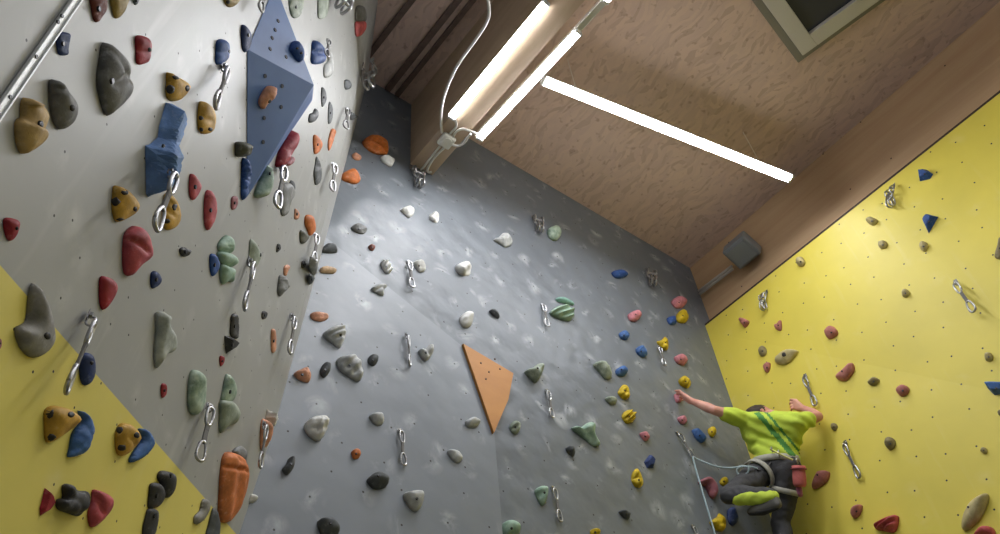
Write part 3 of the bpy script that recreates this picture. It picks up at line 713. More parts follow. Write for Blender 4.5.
h('Q5', 'orange', [(103, 340), (118, 336), (145, 370), (135, 405), (112, 420), (104, 400)], .04, 'orange hold left of two on the grey wall below the pyramid point', noise_=.05)
h('Q5', 'orange', [(185, 310), (205, 312), (200, 345), (185, 385), (172, 405), (168, 370)], .035, 'orange slim hold below the tangled quickdraw near the wall corner', noise_=.2, bolt=None)
h('Q4', 'red', [(200, 335), (225, 265), (290, 178), (310, 215), (300, 250), (250, 325), (225, 342)], .05, 'dark red long hold tucked under the lower right edge of the pyramid', noise_=.12, res=13, bolt=None, wall='left')
h('Q4', 'mauve', [(275, 295), (290, 305), (282, 325), (262, 338), (252, 330), (262, 312)], .025, 'greyish pink small hold right of the dark red long hold', bolt=None)
h('Q4', 'marble', [(190, 325), (196, 400), (185, 450), (155, 477), (125, 480), (105, 465), (130, 425), (165, 370)], .055, 'pale green hold under the lowest edge of the pyramid', noise_=.1, bolt=(180, 375), wall='left')
h('Q4', 'olive', [(22, 240), (40, 230), (85, 235), (102, 270), (97, 292), (55, 298), (25, 290)], .05, 'olive-brown hold on the left edge of the pyramid, above a blue bumpy one', noise_=.14, bolt=None, wall='left')
h('Q4', 'royal', [(55, 310), (75, 305), (97, 350), (97, 400), (85, 450), (65, 490), (48, 470), (50, 380)], .04, 'blue bumpy long hold below the olive-brown hold', noise_=.3, nf=3.5, bolt=None, wall='left')
h('M2', 'mauve', [(168, 250), (188, 250), (192, 275), (182, 298), (166, 300), (163, 275)], .03, 'small maroon nub below the blue bumpy long hold')
h('M2', 'grey', [(365, 213), (400, 195), (422, 235), (405, 270), (393, 316), (362, 320)], .05, 'dark grey blocky hold right of the big chrome quickdraw', 'flat', noise_=.06, sharp=False, bolt=None)
h('M2', 'bdark', [(402, 184), (416, 195), (420, 222), (408, 226), (396, 200)], .03, 'dark small cap on top of the dark grey blocky hold', bolt=None)
h('M2', 'bdark', [(505, 90), (525, 138), (522, 186), (500, 203), (492, 160), (498, 120)], .045, 'dark crescent hold below the orange holds near the wall corner', noise_=.06, dents=[(515, 130, 8, .3)], bolt=None)
h('M2', 'peach', [(420, 297), (437, 318), (432, 338), (416, 338), (416, 312)], .025, 'small orange-brown hold left of the bright orange hold')
h('M2', 'orange', [(460, 326), (485, 325), (501, 365), (498, 392), (478, 406), (470, 388), (456, 358)], .045, 'bright orange hold at the top of a quickdraw near the wall corner', noise_=.1, bolt=None)
h('M2', 'olive', [(441, 383), (476, 405), (462, 432), (440, 434), (436, 405)], .04, 'grey-brown hold just below left of the bright orange hold', noise_=.1, bolt=None)
h('Q6', 'green', [(140, 188), (175, 205), (188, 235), (180, 275), (150, 285), (105, 275), (92, 260), (98, 225)], .055, 'green upper lobe of the leafy green flower hold', noise_=.25, bolt=None)
h('Q6', 'green', [(95, 275), (150, 280), (190, 300), (208, 330), (190, 350), (165, 358), (120, 345), (92, 310)], .055, 'green middle petal of the leafy green flower hold', noise_=.12, bolt=None)
h('Q6', 'green', [(105, 345), (150, 352), (190, 370), (188, 415), (180, 440), (150, 436), (120, 452), (105, 410)], .05, 'green lowest petal of the leafy green flower hold', noise_=.14, bolt=None)
h('Q6', 'royal', [(52, 293), (78, 290), (102, 325), (106, 360), (85, 398), (62, 404), (50, 350)], .035, 'blue hold against the left side of the green flower hold', noise_=.1)
h('Q6', 'sage', [(270, 207), (300, 235), (328, 295), (310, 350), (280, 370), (262, 350), (262, 260)], .045, 'grey-green pointed hold above a quickdraw, right of the green flower hold', 'soft', noise_=.06, bolt=(322, 295))
h('Q6', 'black', [(412, 240), (424, 234), (433, 258), (420, 275), (408, 278)], .02, 'tiny black hold alone right of the grey-green pointed hold')
h('Q6', 'peach', [(450, 355), (468, 345), (482, 360), (470, 380), (462, 403), (448, 400), (446, 375)], .025, 'small orange-tan hold on top of a ragged grey hold', noise_=.15, bolt=None)
h('Q6', 'grey', [(425, 402), (455, 408), (470, 440), (482, 462), (450, 490), (425, 516), (413, 490), (416, 440)], .05, 'ragged grey hold below a small orange-tan hold', noise_=.25, bolt=None)
h('Q6', 'black', [(543, 332), (560, 325), (567, 340), (560, 360), (543, 363)], .025, 'tiny black hold beside the end of the corner quickdraw')
h('Q6', 'grey', [(590, 298), (612, 315), (626, 355), (628, 388), (614, 404), (588, 376), (584, 335)], .03, 'dark grey fin hold at the wall corner, upper of an overlapping pair', 'soft', noise_=.05, bolt=None, wall='left')
h('Q6', 'bdark', [(586, 396), (602, 400), (614, 414), (602, 437), (584, 452), (580, 415)], .03, 'dark grey fin hold at the wall corner, lower of an overlapping pair', noise_=.08, wall='left')
h('M3', 'black', [(165, 188), (190, 188), (197, 268), (185, 282), (160, 268), (160, 225)], .03, 'black upright block above a black wedge on the grey wall', 'flat', noise_=.08, sharp=False)
h('M3', 'black', [(137, 270), (158, 272), (185, 288), (198, 290), (180, 318), (145, 342), (138, 310)], .04, 'black wedge hold below a black upright block', 'cham', noise_=.03)
h('M3', 'red', [(120, 350), (137, 355), (137, 376), (122, 393), (117, 370)], .025, 'tiny red hold below the black wedge hold')
h('M3', 'black', [(287, 175), (300, 172), (310, 180), (304, 200), (287, 203)], .025, 'small black hold left of the corner quickdraw, above the upright orange hold', noise_=.25)
h('M3', 'peach', [(324, 246), (338, 248), (345, 300), (342, 330), (326, 336), (322, 290)], .03, 'upright slim orange hold left of the lower corner quickdraw')

# ---- back wall, left part
h('M2', 'orange', [(685, 22), (715, 3), (745, 8), (785, 35), (791, 75), (775, 85), (735, 78), (700, 52)], .09, 'ribbed orange shell hold high on the dark wall beside the corner', noise_=.03, res=16, ridge=(4.5, -.9, .1), bolt=None)
h('M2', 'peach', [(645, 80), (660, 74), (683, 92), (675, 105), (652, 100)], .03, 'small orange nub between the ribbed orange shell and the smooth orange hold', bolt=None)
h('M2', 'orange', [(600, 165), (612, 150), (650, 138), (680, 180), (660, 200), (628, 192), (608, 182)], .07, 'smooth orange hold at the left edge of the dark wall, below the ribbed shell', noise_=.1, bolt=None)
h('C2', 'white', [(0, 92), (20, 82), (55, 100), (55, 118), (42, 131), (15, 115)], .05, 'white hold touching the right end of the ribbed orange shell', noise_=.2, bolt=None)
h('M2', 'grey', [(640, 372), (660, 356), (690, 362), (706, 380), (690, 399), (662, 392)], .05, 'grey and white chipped hold below the smooth orange hold', noise_=.3)
h('M2', 'brown', [(710, 446), (722, 438), (739, 450), (730, 466), (716, 460)], .03, 'tiny brown hold right of the dark flat-bottomed corner hold')
h('M2', 'bdark', [(525, 458), (542, 436), (575, 438), (588, 465), (580, 474), (530, 474)], .06, 'dark flat-bottomed hold on the dark wall at the corner', noise_=.12, bolt=None, wall='back')
h('Q7', 'white', [(2, 380), (30, 372), (60, 405), (68, 430), (45, 448), (22, 432)], .06, 'white ribbed hold left of the uppermost hanging back-wall quickdraw', noise_=.08, ridge=(3, .7, .08))
h('Q7', 'white', [(172, 383), (215, 370), (243, 400), (242, 432), (212, 440), (192, 415)], .06, 'white wavy hold right of the uppermost hanging back-wall quickdraw', noise_=.2)
h('Q7', 'white', [(108, 100), (150, 82), (182, 100), (180, 130), (155, 150), (130, 130)], .06, 'white rough hold high on the dark wall, left of the double blob', noise_=.25, bolt=None)
h('Q7', 'white', [(262, 130), (280, 118), (300, 108), (318, 122), (315, 165), (298, 175), (265, 155)], .06, 'white double blob hold high on the dark wall', lobes=[(285, 148, 30), (300, 122, 20)], noise_=.05, bolt=None)
h('Q7', 'white', [(402, 400), (430, 378), (470, 365), (498, 390), (494, 425), (485, 455), (440, 455), (408, 430)], .08, 'large white double blob hold near the middle of the dark wall', lobes=[(440, 415, 45), (470, 390, 32)], noise_=.08, bolt=None)
h('C2', 'lgrey', [(450, 420), (472, 410), (490, 393), (520, 410), (527, 440), (500, 453), (478, 440)], .06, 'pale angular hold high on the dark wall beneath the shadowed top', noise_=.25, bolt=None)
h('C2', 'marble', [(665, 378), (700, 364), (724, 395), (706, 426), (675, 414)], .06, 'pale green hold highest on the dark wall, beside a dim anchor', noise_=.06, bolt=None)
h('M3', 'lgrey', [(720, 82), (745, 64), (786, 66), (772, 85), (773, 110), (750, 104)], .05, 'light grey forked hold left of the middle of the dark wall', noise_=.15, grooves=[(745, 85, 780, 82, 6, .4)], bolt=None)
h('M3', 'cream', [(520, -2), (545, -8), (583, 5), (575, 22), (545, 22), (520, 18)], .045, 'pale peach hold on the dark wall beside the corner fins', bolt=None, wall='back')
h('M3', 'peach', [(480, 180), (510, 174), (545, 182), (551, 200), (522, 214), (487, 205)], .05, 'orange ragged hold near the corner, left of the striped white holds', noise_=.25, bolt=None)
h('M3', 'lgrey', [(528, 262), (558, 236), (602, 228), (623, 262), (602, 319), (570, 300)], .075, 'light grey striped hold, smaller of a pair below the orange ragged hold', noise_=.05, res=13, ridge=(4, 1.2, .05), patches=[(601, 267, 5, 6)], bolt=None)
h('M3', 'lgrey', [(586, 352), (650, 344), (680, 380), (691, 430), (670, 452), (612, 416), (588, 388)], .08, 'light grey shell hold, larger of a pair below the orange ragged hold', noise_=.06, res=14, ridge=(2.5, .9, .05), grooves=[(610, 370, 660, 410, 9, .25)], bolt=(637, 388))
h('M3', 'bdark', [(708, 360), (722, 343), (748, 350), (749, 375), (732, 391), (711, 380)], .05, 'dark round hold right of the larger light grey shell hold', noise_=.06)
h('M3', 'bdark', [(518, 402), (535, 374), (560, 385), (558, 417), (536, 438), (520, 425)], .06, 'dark grey hold left of the larger light grey shell hold', noise_=.12)
h('M3', 'peach', [(412, 418), (440, 402), (462, 395), (482, 425), (475, 456), (436, 446)], .06, 'orange-pink hold on the dark wall right beside the corner', noise_=.2)
h('M4', 'white', [(453, 102), (480, 67), (547, 64), (553, 112), (522, 163), (482, 148)], .09, 'white rough cauliflower hold below the orange-pink corner hold', noise_=.3, nf=4, res=15, bolt=None)
h('M4', 'lgrey', [(713, 60), (735, 48), (765, 53), (774, 80), (765, 100), (740, 98), (722, 80)], .05, 'light grey plain hold right of the white cauliflower hold', noise_=.05, bolt=None)
h('M4', 'bdark', [(366, 275), (385, 250), (395, 225), (417, 230), (416, 270), (388, 300)], .06, 'dark grey pill hold below the white cauliflower hold', noise_=.05, bolt=(403, 255))
h('M4', 'dorange', [(642, 205), (660, 193), (680, 208), (676, 230), (652, 235)], .035, 'small orange-brown hold between two grey holds at the bottom')
h('M4', 'bdark', [(704, 312), (740, 284), (790, 308), (787, 345), (742, 357), (716, 340)], .07, 'dark grey wrinkled hold under the light grey plain hold', noise_=.14, bolt=(752, 303))
h('M4', 'bdark', [(508, 475), (560, 471), (596, 506), (588, 540), (528, 545)], .065, 'dark grey hold at the bottom edge with a bolt in its top', noise_=.05, bolt=(560, 490))
# ---- back wall, middle
h('C3', 'white', [(305, -12), (330, -22), (365, -8), (366, 14), (345, 31), (322, 24)], .001 + .05, 'white hold tucked under the large white double blob', noise_=.2, bolt=None) if False else None
h('C3', 'white', [(314, 202), (345, 171), (373, 186), (366, 230), (335, 237)], .065, 'white rounded hold above the wooden triangle', noise_=.15, bolt=None)
h('C3', 'bdark', [(434, 166), (455, 165), (476, 190), (472, 202), (448, 186)], .03, 'thin grey sliver hold right of the white rounded hold')
h('C3', 'lgrey', [(151, 325), (180, 318), (200, 302), (214, 336), (185, 372), (162, 350)], .07, 'pale grey notched hold right of the middle back-wall quickdraw', noise_=.06, grooves=[(180, 315, 200, 335, 8, .35)])
h('C3', 'green', [(674, 172), (715, 144), (770, 165), (772, 205), (742, 212), (695, 192)], .08, 'pale green ribbed hold with a teal lip above it', noise_=.1, ridge=(3, 1.1, .07), bolt=None)
h('C3', 'teal', [(700, 118), (730, 116), (768, 135), (772, 150), (740, 142), (705, 132)], .05, 'teal lip hold resting over the pale green ribbed hold', noise_=.1, bolt=None)
h('C3', 'sage', [(574, 408), (605, 395), (630, 379), (656, 398), (632, 458), (602, 440)], .075, 'grey-green cracked hold right of the wooden triangle', noise_=.18, bolt=(628, 400))
h('C4', 'lgrey', [(338, 85), (365, 67), (399, 82), (392, 106), (350, 108)], .06, 'light grey hold just left of the tip of the wooden triangle', noise_=.1, bolt=None)
h('C4', 'sage', [(514, 105), (530, 82), (557, 95), (558, 125), (545, 138), (525, 128)], .055, 'small grey-green ring hold right of the tip of the wooden triangle', dents=[(540, 108, 9, .5)], bolt=(541, 108))
h('C4', 'lgrey', [(267, 202), (285, 196), (312, 205), (331, 233), (312, 251), (286, 236)], .04, 'light grey flat hold below left of the wooden triangle', noise_=.15, bolt=None)
h('C4', 'lgrey', [(91, 370), (125, 360), (162, 361), (177, 385), (166, 430), (140, 444), (106, 410)], .07, 'light grey rounded triangular hold lowest in the middle of the dark wall', noise_=.08, bolt=(147, 395))
h('C4', 'bdark', [(739, 188), (758, 182), (778, 205), (774, 226), (750, 212)], .04, 'small dark hold below left of the long green leaf hold')
h('C4', 'green', [(615, 358), (642, 341), (671, 357), (662, 412), (645, 420), (628, 395)], .055, 'green cupped hold left of the lowest middle quickdraw', noise_=.1, dents=[(640, 375, 13, .3)], bolt=(655, 370))
h('C4', 'green', [(485, 492), (520, 478), (558, 500), (552, 540), (490, 545)], .055, 'green round hold at the bottom edge near the lowest middle quickdraw', noise_=.08, bolt=(525, 512))
# ---- back wall, right part
h('R3', 'royal', [(165, 14), (200, 6), (233, 25), (205, 42), (178, 38)], .045, 'blue hold in the shade high on the dark wall', noise_=.1, bolt=None)
h('R3', 'pink', [(402, 132), (430, 111), (467, 130), (452, 158), (422, 160)], .055, 'pink hold highest on the right of the dark wall', noise_=.05)
h('R3', 'pink', [(230, 182), (265, 167), (286, 190), (266, 213), (240, 211)], .055, 'pink hold above a blue hold, second highest', noise_=.05, bolt=(262, 185))
h('R3', 'yellow', [(420, 192), (445, 164), (471, 190), (470, 210), (455, 221), (430, 216)], .055, 'yellow cluster hold just below the highest pink hold', noise_=.2, bolt=(450, 190))
h('R3', 'royal', [(385, 198), (415, 192), (424, 222), (398, 226)], .04, 'blue hold in the shade left of the highest yellow cluster', bolt=None)
h('R3', 'blue', [(194, 260), (215, 248), (238, 268), (228, 288), (202, 280)], .05, 'blue hold just below the second pink hold', noise_=.15)
h('R3', 'blue', [(262, 315), (285, 309), (309, 345), (292, 357), (266, 338)], .05, 'blue slanted hold left of the yellow flower above a quickdraw', noise_=.1)
h('R3', 'yellow', [(345, 292), (365, 285), (385, 269), (399, 290), (395, 326), (368, 324)], .06, 'yellow flower hold with a quickdraw hanging under it', lobes=[(360, 302, 18), (383, 287, 18), (382, 310, 17)], noise_=.05, bolt=(380, 297))
h('R3', 'pink', [(414, 352), (440, 342), (470, 368), (456, 389), (426, 377)], .055, 'pink hold right of the quickdraw under the yellow flower', noise_=.05)
h('R3', 'yellow', [(432, 445), (463, 425), (491, 452), (478, 479), (442, 468)], .06, 'yellow bumpy hold just above the climber\'s gripping hand', lobes=[(450, 445, 18), (472, 445, 18), (462, 462, 18)], noise_=.08)
h('R3', 'blue', [(180, 406), (205, 389), (231, 408), (222, 429), (192, 430)], .05, 'blue hold above the yellow cluster left of centre right', noise_=.06, bolt=(205, 405))
h('R3', 'yellow', [(190, 492), (215, 461), (241, 470), (246, 512), (222, 526), (200, 512)], .06, 'yellow three-ball cluster below a blue hold', lobes=[(220, 478, 19), (207, 500, 17), (230, 505, 19)], noise_=.04, bolt=(220, 490))
h('R3', 'sage', [(90, 378), (128, 370), (160, 404), (167, 440), (140, 441), (112, 408)], .06, 'green-grey long jagged hold left of the blue and yellow pair', noise_=.15, bolt=None)
h('R3', 'sage', [(138, 517), (165, 510), (187, 525), (180, 544), (155, 540)], .05, 'small pale green hold left of the yellow three-ball cluster', bolt=None)
h('R4', 'yellow', [(205, 62), (226, 37), (262, 52), (264, 75), (252, 90), (224, 93)], .06, 'yellow ribbed hold between the three-ball cluster and a pink nub', ridge=(3, .8, .1), noise_=.05, bolt=(238, 68))
h('R4', 'pink', [(277, 130), (298, 126), (319, 150), (303, 165), (285, 150)], .045, 'small pink nub above a navy hold')
h('R4', 'pink', [(427, 70), (448, 62), (468, 82), (457, 98), (437, 90)], .045, 'pale pink hold under the climber\'s outstretched forearm')
h('R4', 'blue', [(485, 113), (515, 125), (544, 155), (530, 172), (502, 152)], .055, 'blue slanted hold below the climber\'s outstretched forearm', noise_=.06)
h('R4', 'yellow', [(549, 115), (568, 106), (584, 128), (570, 149), (554, 139)], .045, 'small yellow hold under the climber\'s sleeve', noise_=.15)
h('R4', 'green', [(3, 105), (40, 104), (62, 88), (92, 100), (95, 138), (121, 180), (98, 186), (65, 160), (30, 130)], .07, 'long green leaf shaped hold with a folded tip', noise_=.06, res=13, grooves=[(45, 112, 100, 165, 8, .3)], bolt=None)
h('R4', 'navy', [(294, 248), (318, 219), (341, 240), (336, 271), (308, 272)], .06, 'navy angular hold above right of a yellow double ball', 'cham', noise_=.04, bolt=None)
h('R4', 'yellow', [(244, 318), (250, 285), (275, 271), (299, 318), (291, 346), (262, 347)], .06, 'yellow double ball hold below left of the navy angular hold', lobes=[(265, 290, 20), (275, 325, 25)], noise_=.04, bolt=(275, 318))
h('R4', 'bdark', [(193, 443), (217, 437), (241, 452), (237, 476), (213, 466)], .05, 'dark grey hold lowest on the right of the dark wall', noise_=.15, bolt=(226, 455))
h('R4', 'yellow', [(80, 518), (100, 510), (121, 520), (118, 540), (84, 542)], .05, 'yellow hold at the bottom edge of the dark wall', noise_=.2)
h('R4', 'mauve', [(509, 322), (540, 306), (575, 330), (592, 365), (581, 394), (563, 385), (542, 345), (520, 335)], .075, 'mauve banana shaped hold right of the hanging rope', noise_=.03, res=13, bolt=None)
h('R4', 'yellow', [(596, 322), (614, 306), (631, 322), (622, 343), (602, 339)], .045, 'small yellow hold right of the mauve banana hold', noise_=.12)
h('R4', 'yellow', [(555, 487), (588, 465), (600, 449), (629, 470), (631, 505), (610, 525), (578, 515)], .08, 'big yellow lumpy hold right of the rope below the climber\'s knee', noise_=.12, lobes=[(585, 490, 32), (608, 475, 26), (608, 502, 24)], bolt=None)
h('R4', 'navy', [(626, 440), (650, 428), (672, 475), (652, 502), (630, 485)], .06, 'dark blue hold under the climber\'s bent knee', noise_=.08, bolt=None)

# ---- yellow right wall
h('W1', 'royal', [(470, 143), (500, 139), (531, 158), (517, 178), (472, 189)], .05, 'blue faceted hold, upper of two on the yellow wall', 'cham', noise_=.03, bolt=(497, 160))
h('W1', 'royal', [(487, 345), (510, 319), (551, 330), (512, 397)], .05, 'blue kite shaped hold, lower of two on the yellow wall', 'cham', noise_=.03, bolt=(513, 350))
h('W1', 'beige', [(261, 345), (285, 329), (311, 347), (286, 366)], .05, 'small beige hold nearest the wooden band', noise_=.12)
h('W1', 'beige', (310, 423, 350, 461), .05, 'small beige hold left of another beige nub under the blue kite', noise_=.08)
h('W1', 'beige', (473, 428, 513, 469), .05, 'small beige nub under the blue kite hold', noise_=.08)
h('W1', 'beige', (-20, 488, 23, 531), .05, 'small beige hold just below the yellow wall\'s top edge, right of a chrome anchor', noise_=.1)
h('W1', 'khaki', [(795, 415), (812, 418), (815, 495), (775, 492), (790, 440)], .04, 'olive hold cut by the right edge above a quickdraw', noise_=.15)
h('W2', 'beige', (402, 83, 440, 119), .05, 'small beige hold alone on the upper yellow wall, left of a quickdraw', noise_=.08)
h('W2', 'dpink', [(97, 250), (124, 229), (151, 250), (147, 270), (116, 285), (100, 270)], .055, 'round dusty pink hold on the upper yellow panel', noise_=.06)
h('W2', 'dpink', [(141, 432), (180, 400), (211, 377), (217, 410), (186, 449), (155, 448)], .06, 'dusty pink half-moon hold on the fold of the yellow wall', noise_=.05, bolt=(168, 412))
h('W2', 'khaki', [(269, 455), (300, 434), (318, 448), (296, 469), (278, 467)], .045, 'small olive hold between the half-moon and a round pink hold', noise_=.1)
h('W2', 'dpink', [(381, 487), (410, 464), (437, 480), (427, 505), (401, 512)], .05, 'round dusty pink hold right of the small olive hold', noise_=.06)
h('W2', 'beige', (733, 333, 769, 375), .05, 'small beige hold above the blue hold at the right edge', noise_=.08)
h('W2', 'blue', [(734, 455), (770, 452), (830, 455), (825, 500), (775, 507), (750, 482)], .06, 'bright blue angular hold cut by the right edge', 'cham', noise_=.03)
h('W3', 'khaki', (122, 92, 150, 123), .045, 'small olive hold beside the climber\'s bent elbow', noise_=.1)
h('W3', 'khaki', [(335, 172), (356, 146), (381, 163), (376, 190), (352, 200)], .055, 'olive-grey hold right of the lower hanging quickdraw', noise_=.1)
h('W3', 'dpink', [(48, 335), (65, 300), (82, 282), (119, 285), (112, 320), (86, 342), (50, 357)], .065, 'dusty pink hold beside the climber\'s chalk bag', noise_=.1, bolt=(70, 298))
h('W3', 'beige', (718, 187, 748, 215), .045, 'small beige hold low on the yellow wall near the right edge', noise_=.1)
h('W3', 'khaki', (785, 38, 812, 66), .04, 'small olive hold touching the right edge below the bright blue one', noise_=.1)
h('W3', 'dpink', [(200, 452), (215, 425), (249, 417), (241, 455), (215, 473)], .055, 'mauve-pink leaning hold under the lower hanging quickdraw', noise_=.1)
h('W3', 'coral', [(294, 500), (312, 485), (386, 457), (394, 490), (376, 529), (330, 523), (298, 516)], .065, 'red wrinkled fan hold at the bottom of the yellow wall', noise_=.05, res=13, ridge=(4, .9, .07), bolt=None)
h('W3', 'beige', [(748, 371), (751, 410), (722, 470), (688, 505), (658, 524), (643, 506), (655, 450), (690, 400)], .06, 'long pale leaf hold leaning at the bottom right', noise_=.05, res=13, bolt=(671, 427))
h('W3', 'coral', [(698, 530), (730, 503), (770, 508), (776, 545), (700, 548)], .06, 'red hold at the bottom edge below the long pale leaf', noise_=.06, bolt=None)
h('N1', 'dpink', [(206, 212), (222, 200), (265, 222), (240, 255), (222, 240)], .05, 'reddish hold nearest the back corner of the yellow wall', noise_=.2)
h('N1', 'dpink', [(395, 240), (415, 230), (432, 214), (438, 240), (434, 270), (405, 266)], .05, 'reddish forked hold below the chrome anchor on yellow', noise_=.25)
h('N1', 'khaki', [(310, 375), (335, 350), (357, 372), (350, 402), (322, 408)], .05, 'brown and white hold left of the pale speckled hold', noise_=.15)
h('N1', 'beige', [(400, 420), (425, 395), (470, 370), (526, 376), (510, 405), (480, 440), (445, 455), (405, 447)], .06, 'pale speckled oval hold on the fold of the yellow wall', noise_=.12, patches=[(448, 398, 12, 12)], bolt=None)
h('N1', 'dpink', [(336, 465), (350, 445), (375, 440), (376, 470), (360, 496), (345, 488)], .05, 'reddish pointed hold below the brown and white hold', noise_=.15)

PAT = {'khaki': 'olive', 'navy': 'blue', 'royal': 'blue', 'lblue': 'blue', 'bdark': 'dark', 'black': 'dark', 'dgrey': 'dark', 'slate': 'dark', 'gold': 'yellow', 'dorange': 'orange', 'peach': 'orange', 'cream': 'orange', 'rose': 'red', 'maroon': 'red',
       'coral': 'red', 'dpink': 'dusty pink', 'lgrey': 'light', 'white': 'light', 'offwhite': 'light', 'marble': 'green', 'sage': 'green', 'teal': 'green', 'horn': 'dark', 'grey': 'dark', 'mustard': 'yellow', 'tan': 'yellow'}
for o, k, w in HOLDS:
    o['group'] = '%s holds on the %s' % (PAT.get(k, k), WNAME[w])
# ------------------------------------------------------------------ volumes and panels on the walls
def _vol():
    t = NT('blue_painted_volume'); tc = t.n('ShaderNodeTexCoord')
    v = t.n('ShaderNodeTexVoronoi', Scale=5.5, Randomness=0.6); t.l(tc.outputs['Object'], v.inputs['Vector'])
    nz = t.n('ShaderNodeTexNoise', Scale=4.0, Detail=5.0); t.l(tc.outputs['Object'], nz.inputs['Vector'])
    base = t.ramp(nz.outputs['Fac'], [(0.35, lin((70, 102, 158))), (0.7, lin((84, 118, 176)))])
    return t.set(Base_Color=base, Roughness=0.5, Normal=t.bump(nz.outputs['Fac'], 0.05, 0.004))
m_vol = _vol()
nL = NL
def onL(x, y, hgt=0.0):
    return hit(x, y, NL, K2 + NL * hgt)
def rel_mesh(name, pts, faces, mats, n, smooth=False):
    """closed mesh from world points; origin at the base centre, local z along n"""
    O = np.mean(pts, 0); O = O - n * min((np.array(pts) - O) @ n)
    up = _n(np.array((0, 0, 1.0)) - n * n[2]); ex = np.cross(up, n)
    R3 = np.stack([ex, up, n]); bm = bmesh.new(); vs = [bm.verts.new(R3 @ (p - O)) for p in pts]
    for f in faces: bm.faces.new([vs[i] for i in f])
    bmesh.ops.recalc_face_normals(bm, faces=bm.faces)
    return obj(name, bm, mats, smooth=smooth, mw=Matrix([[ex[i], up[i], n[i], O[i]] for i in range(3)] + [[0, 0, 0, 1]])), O, R3
vp_ = [onL(275, -16, .002), onL(247, 49, .002), onL(246.5, 198, .002), onL(312.5, 100, .002), onL(314, 85, .17)]
vol, vO, vR = rel_mesh('blue_volume', vp_, [(0, 1, 4), (1, 2, 4), (2, 3, 4), (3, 0, 4), (0, 3, 2, 1)], m_vol, NL)
bv = vol.modifiers.new('edge', 'BEVEL'); bv.width = .004; bv.segments = 2
tag(vol, 'big blue pyramid volume with two bolted-on holds, on the grey wall', 'climbing volume')
# bolt sockets in the faces of the volume
vb_face = BVHTree.FromPolygons([Vector(p) for p in vp_], [(0, 1, 4), (1, 2, 4), (2, 3, 4), (3, 0, 4)])
WALLS['volume'] = vb_face; WNAME['volume'] = 'blue pyramid volume'
for (x, y) in ((278, 21), (275, 30), (272, 38), (270, 49), (286, 57), (265, 76), (282, 86), (281, 107), (264, 118), (263, 142)):
    w_ = wall_hit(x, y, 'volume')
    b2 = bmesh.new(); bmesh.ops.create_cone(b2, cap_ends=True, segments=10, radius1=.0085, radius2=.0085, depth=.003)
    q_ = Vector(w_[1]).to_track_quat('Z', 'Y').to_matrix().to_4x4()
    s = obj('bolt_socket', b2, plain('dark_socket', (36, 42, 58), .6), parent=None, smooth=False)
    s.parent = vol; s.matrix_parent_inverse = Matrix.Identity(4)
    s.matrix_local = vol.matrix_world.inverted() @ (Matrix.Translation(Vector(w_[0] + w_[1] * .001)) @ q_)
nH = len(HOLDS)
h('Q3', 'royal', [(287, 238), (300, 205), (318, 200), (350, 235), (362, 275), (355, 298), (335, 298), (305, 265)], .045, 'blue oval hold with two bolts on the upper face of the pyramid', noise_=.06, patches=[(325, 235, 6, 6), (345, 258, 6, 6)], bolt=None, wall='volume', group='holds on the blue pyramid')
h('Q3', 'peach', [(140, 478), (175, 425), (205, 416), (228, 428), (222, 475), (190, 500), (165, 530), (140, 510)], .04, 'salmon hold with white chalk on the lower face of the pyramid', noise_=.2, bolt=(192, 490), wall='volume', group='holds on the blue pyramid')
for o, k, w in HOLDS[nH:]: o['group'] = 'holds on the blue pyramid'
h('P', 'pink', [(674, 394), (679, 392.5), (684, 395), (683, 401), (678, 403), (675, 400)], .05, 'pink hold gripped by the climber\'s left hand', noise_=.05, bolt=None, wall='back', group='pink holds on the dark grey back wall')

# wooden triangle
m_tri = woodmat('orange_plywood', (194, 134, 60), (178, 118, 50), scale=(1, 3, 1), rough=.5)
tp = [wall_hit(x, y, 'back')[0] for x, y in ((461.5, 345.5), (511.5, 375), (505.5, 402), (492, 434.5))]
tn = _n(np.cross(tp[1] - tp[0], tp[3] - tp[0])); tn = tn if tn.dot(CAM - tp[0]) > 0 else -tn
tc_ = np.mean(tp, 0)
base_ = [p - np.array([0, 0, 0]) + tn * .004 for p in tp]; off = max(max((p - tp[0]).dot(tn) for p in tp), 0)
flat = [p - tn * (p - tp[0]).dot(tn) + tn * (off + .002) for p in tp]
top_ = [f + tn * .02 for f in flat]
tri, tO, tR = rel_mesh('plywood_panel', flat + top_, [(0, 1, 2, 3), (4, 5, 6, 7), (0, 1, 5, 4), (1, 2, 6, 5), (2, 3, 7, 6), (3, 0, 4, 7)], m_tri, tn)
tag(tri, 'bare orange plywood kite shaped panel in the middle of the dark wall', 'wooden panel')
for (x, y) in ((481, 363), (489, 372), (486, 379), (495, 359), (500, 369)):
    p = hit(x, y, tn, top_[0] + tn * .001); b2 = bmesh.new(); bmesh.ops.create_cone(b2, cap_ends=True, segments=8, radius1=.007, radius2=.007, depth=.004)
    s = obj('bolt_socket', b2, plain('dark_socket_brown', (70, 46, 26), .6), parent=tri, smooth=False)
    s.matrix_local = tri.matrix_world.inverted() @ (Matrix.Translation(Vector(p)) @ Vector(tn).to_track_quat('Z', 'Y').to_matrix().to_4x4())

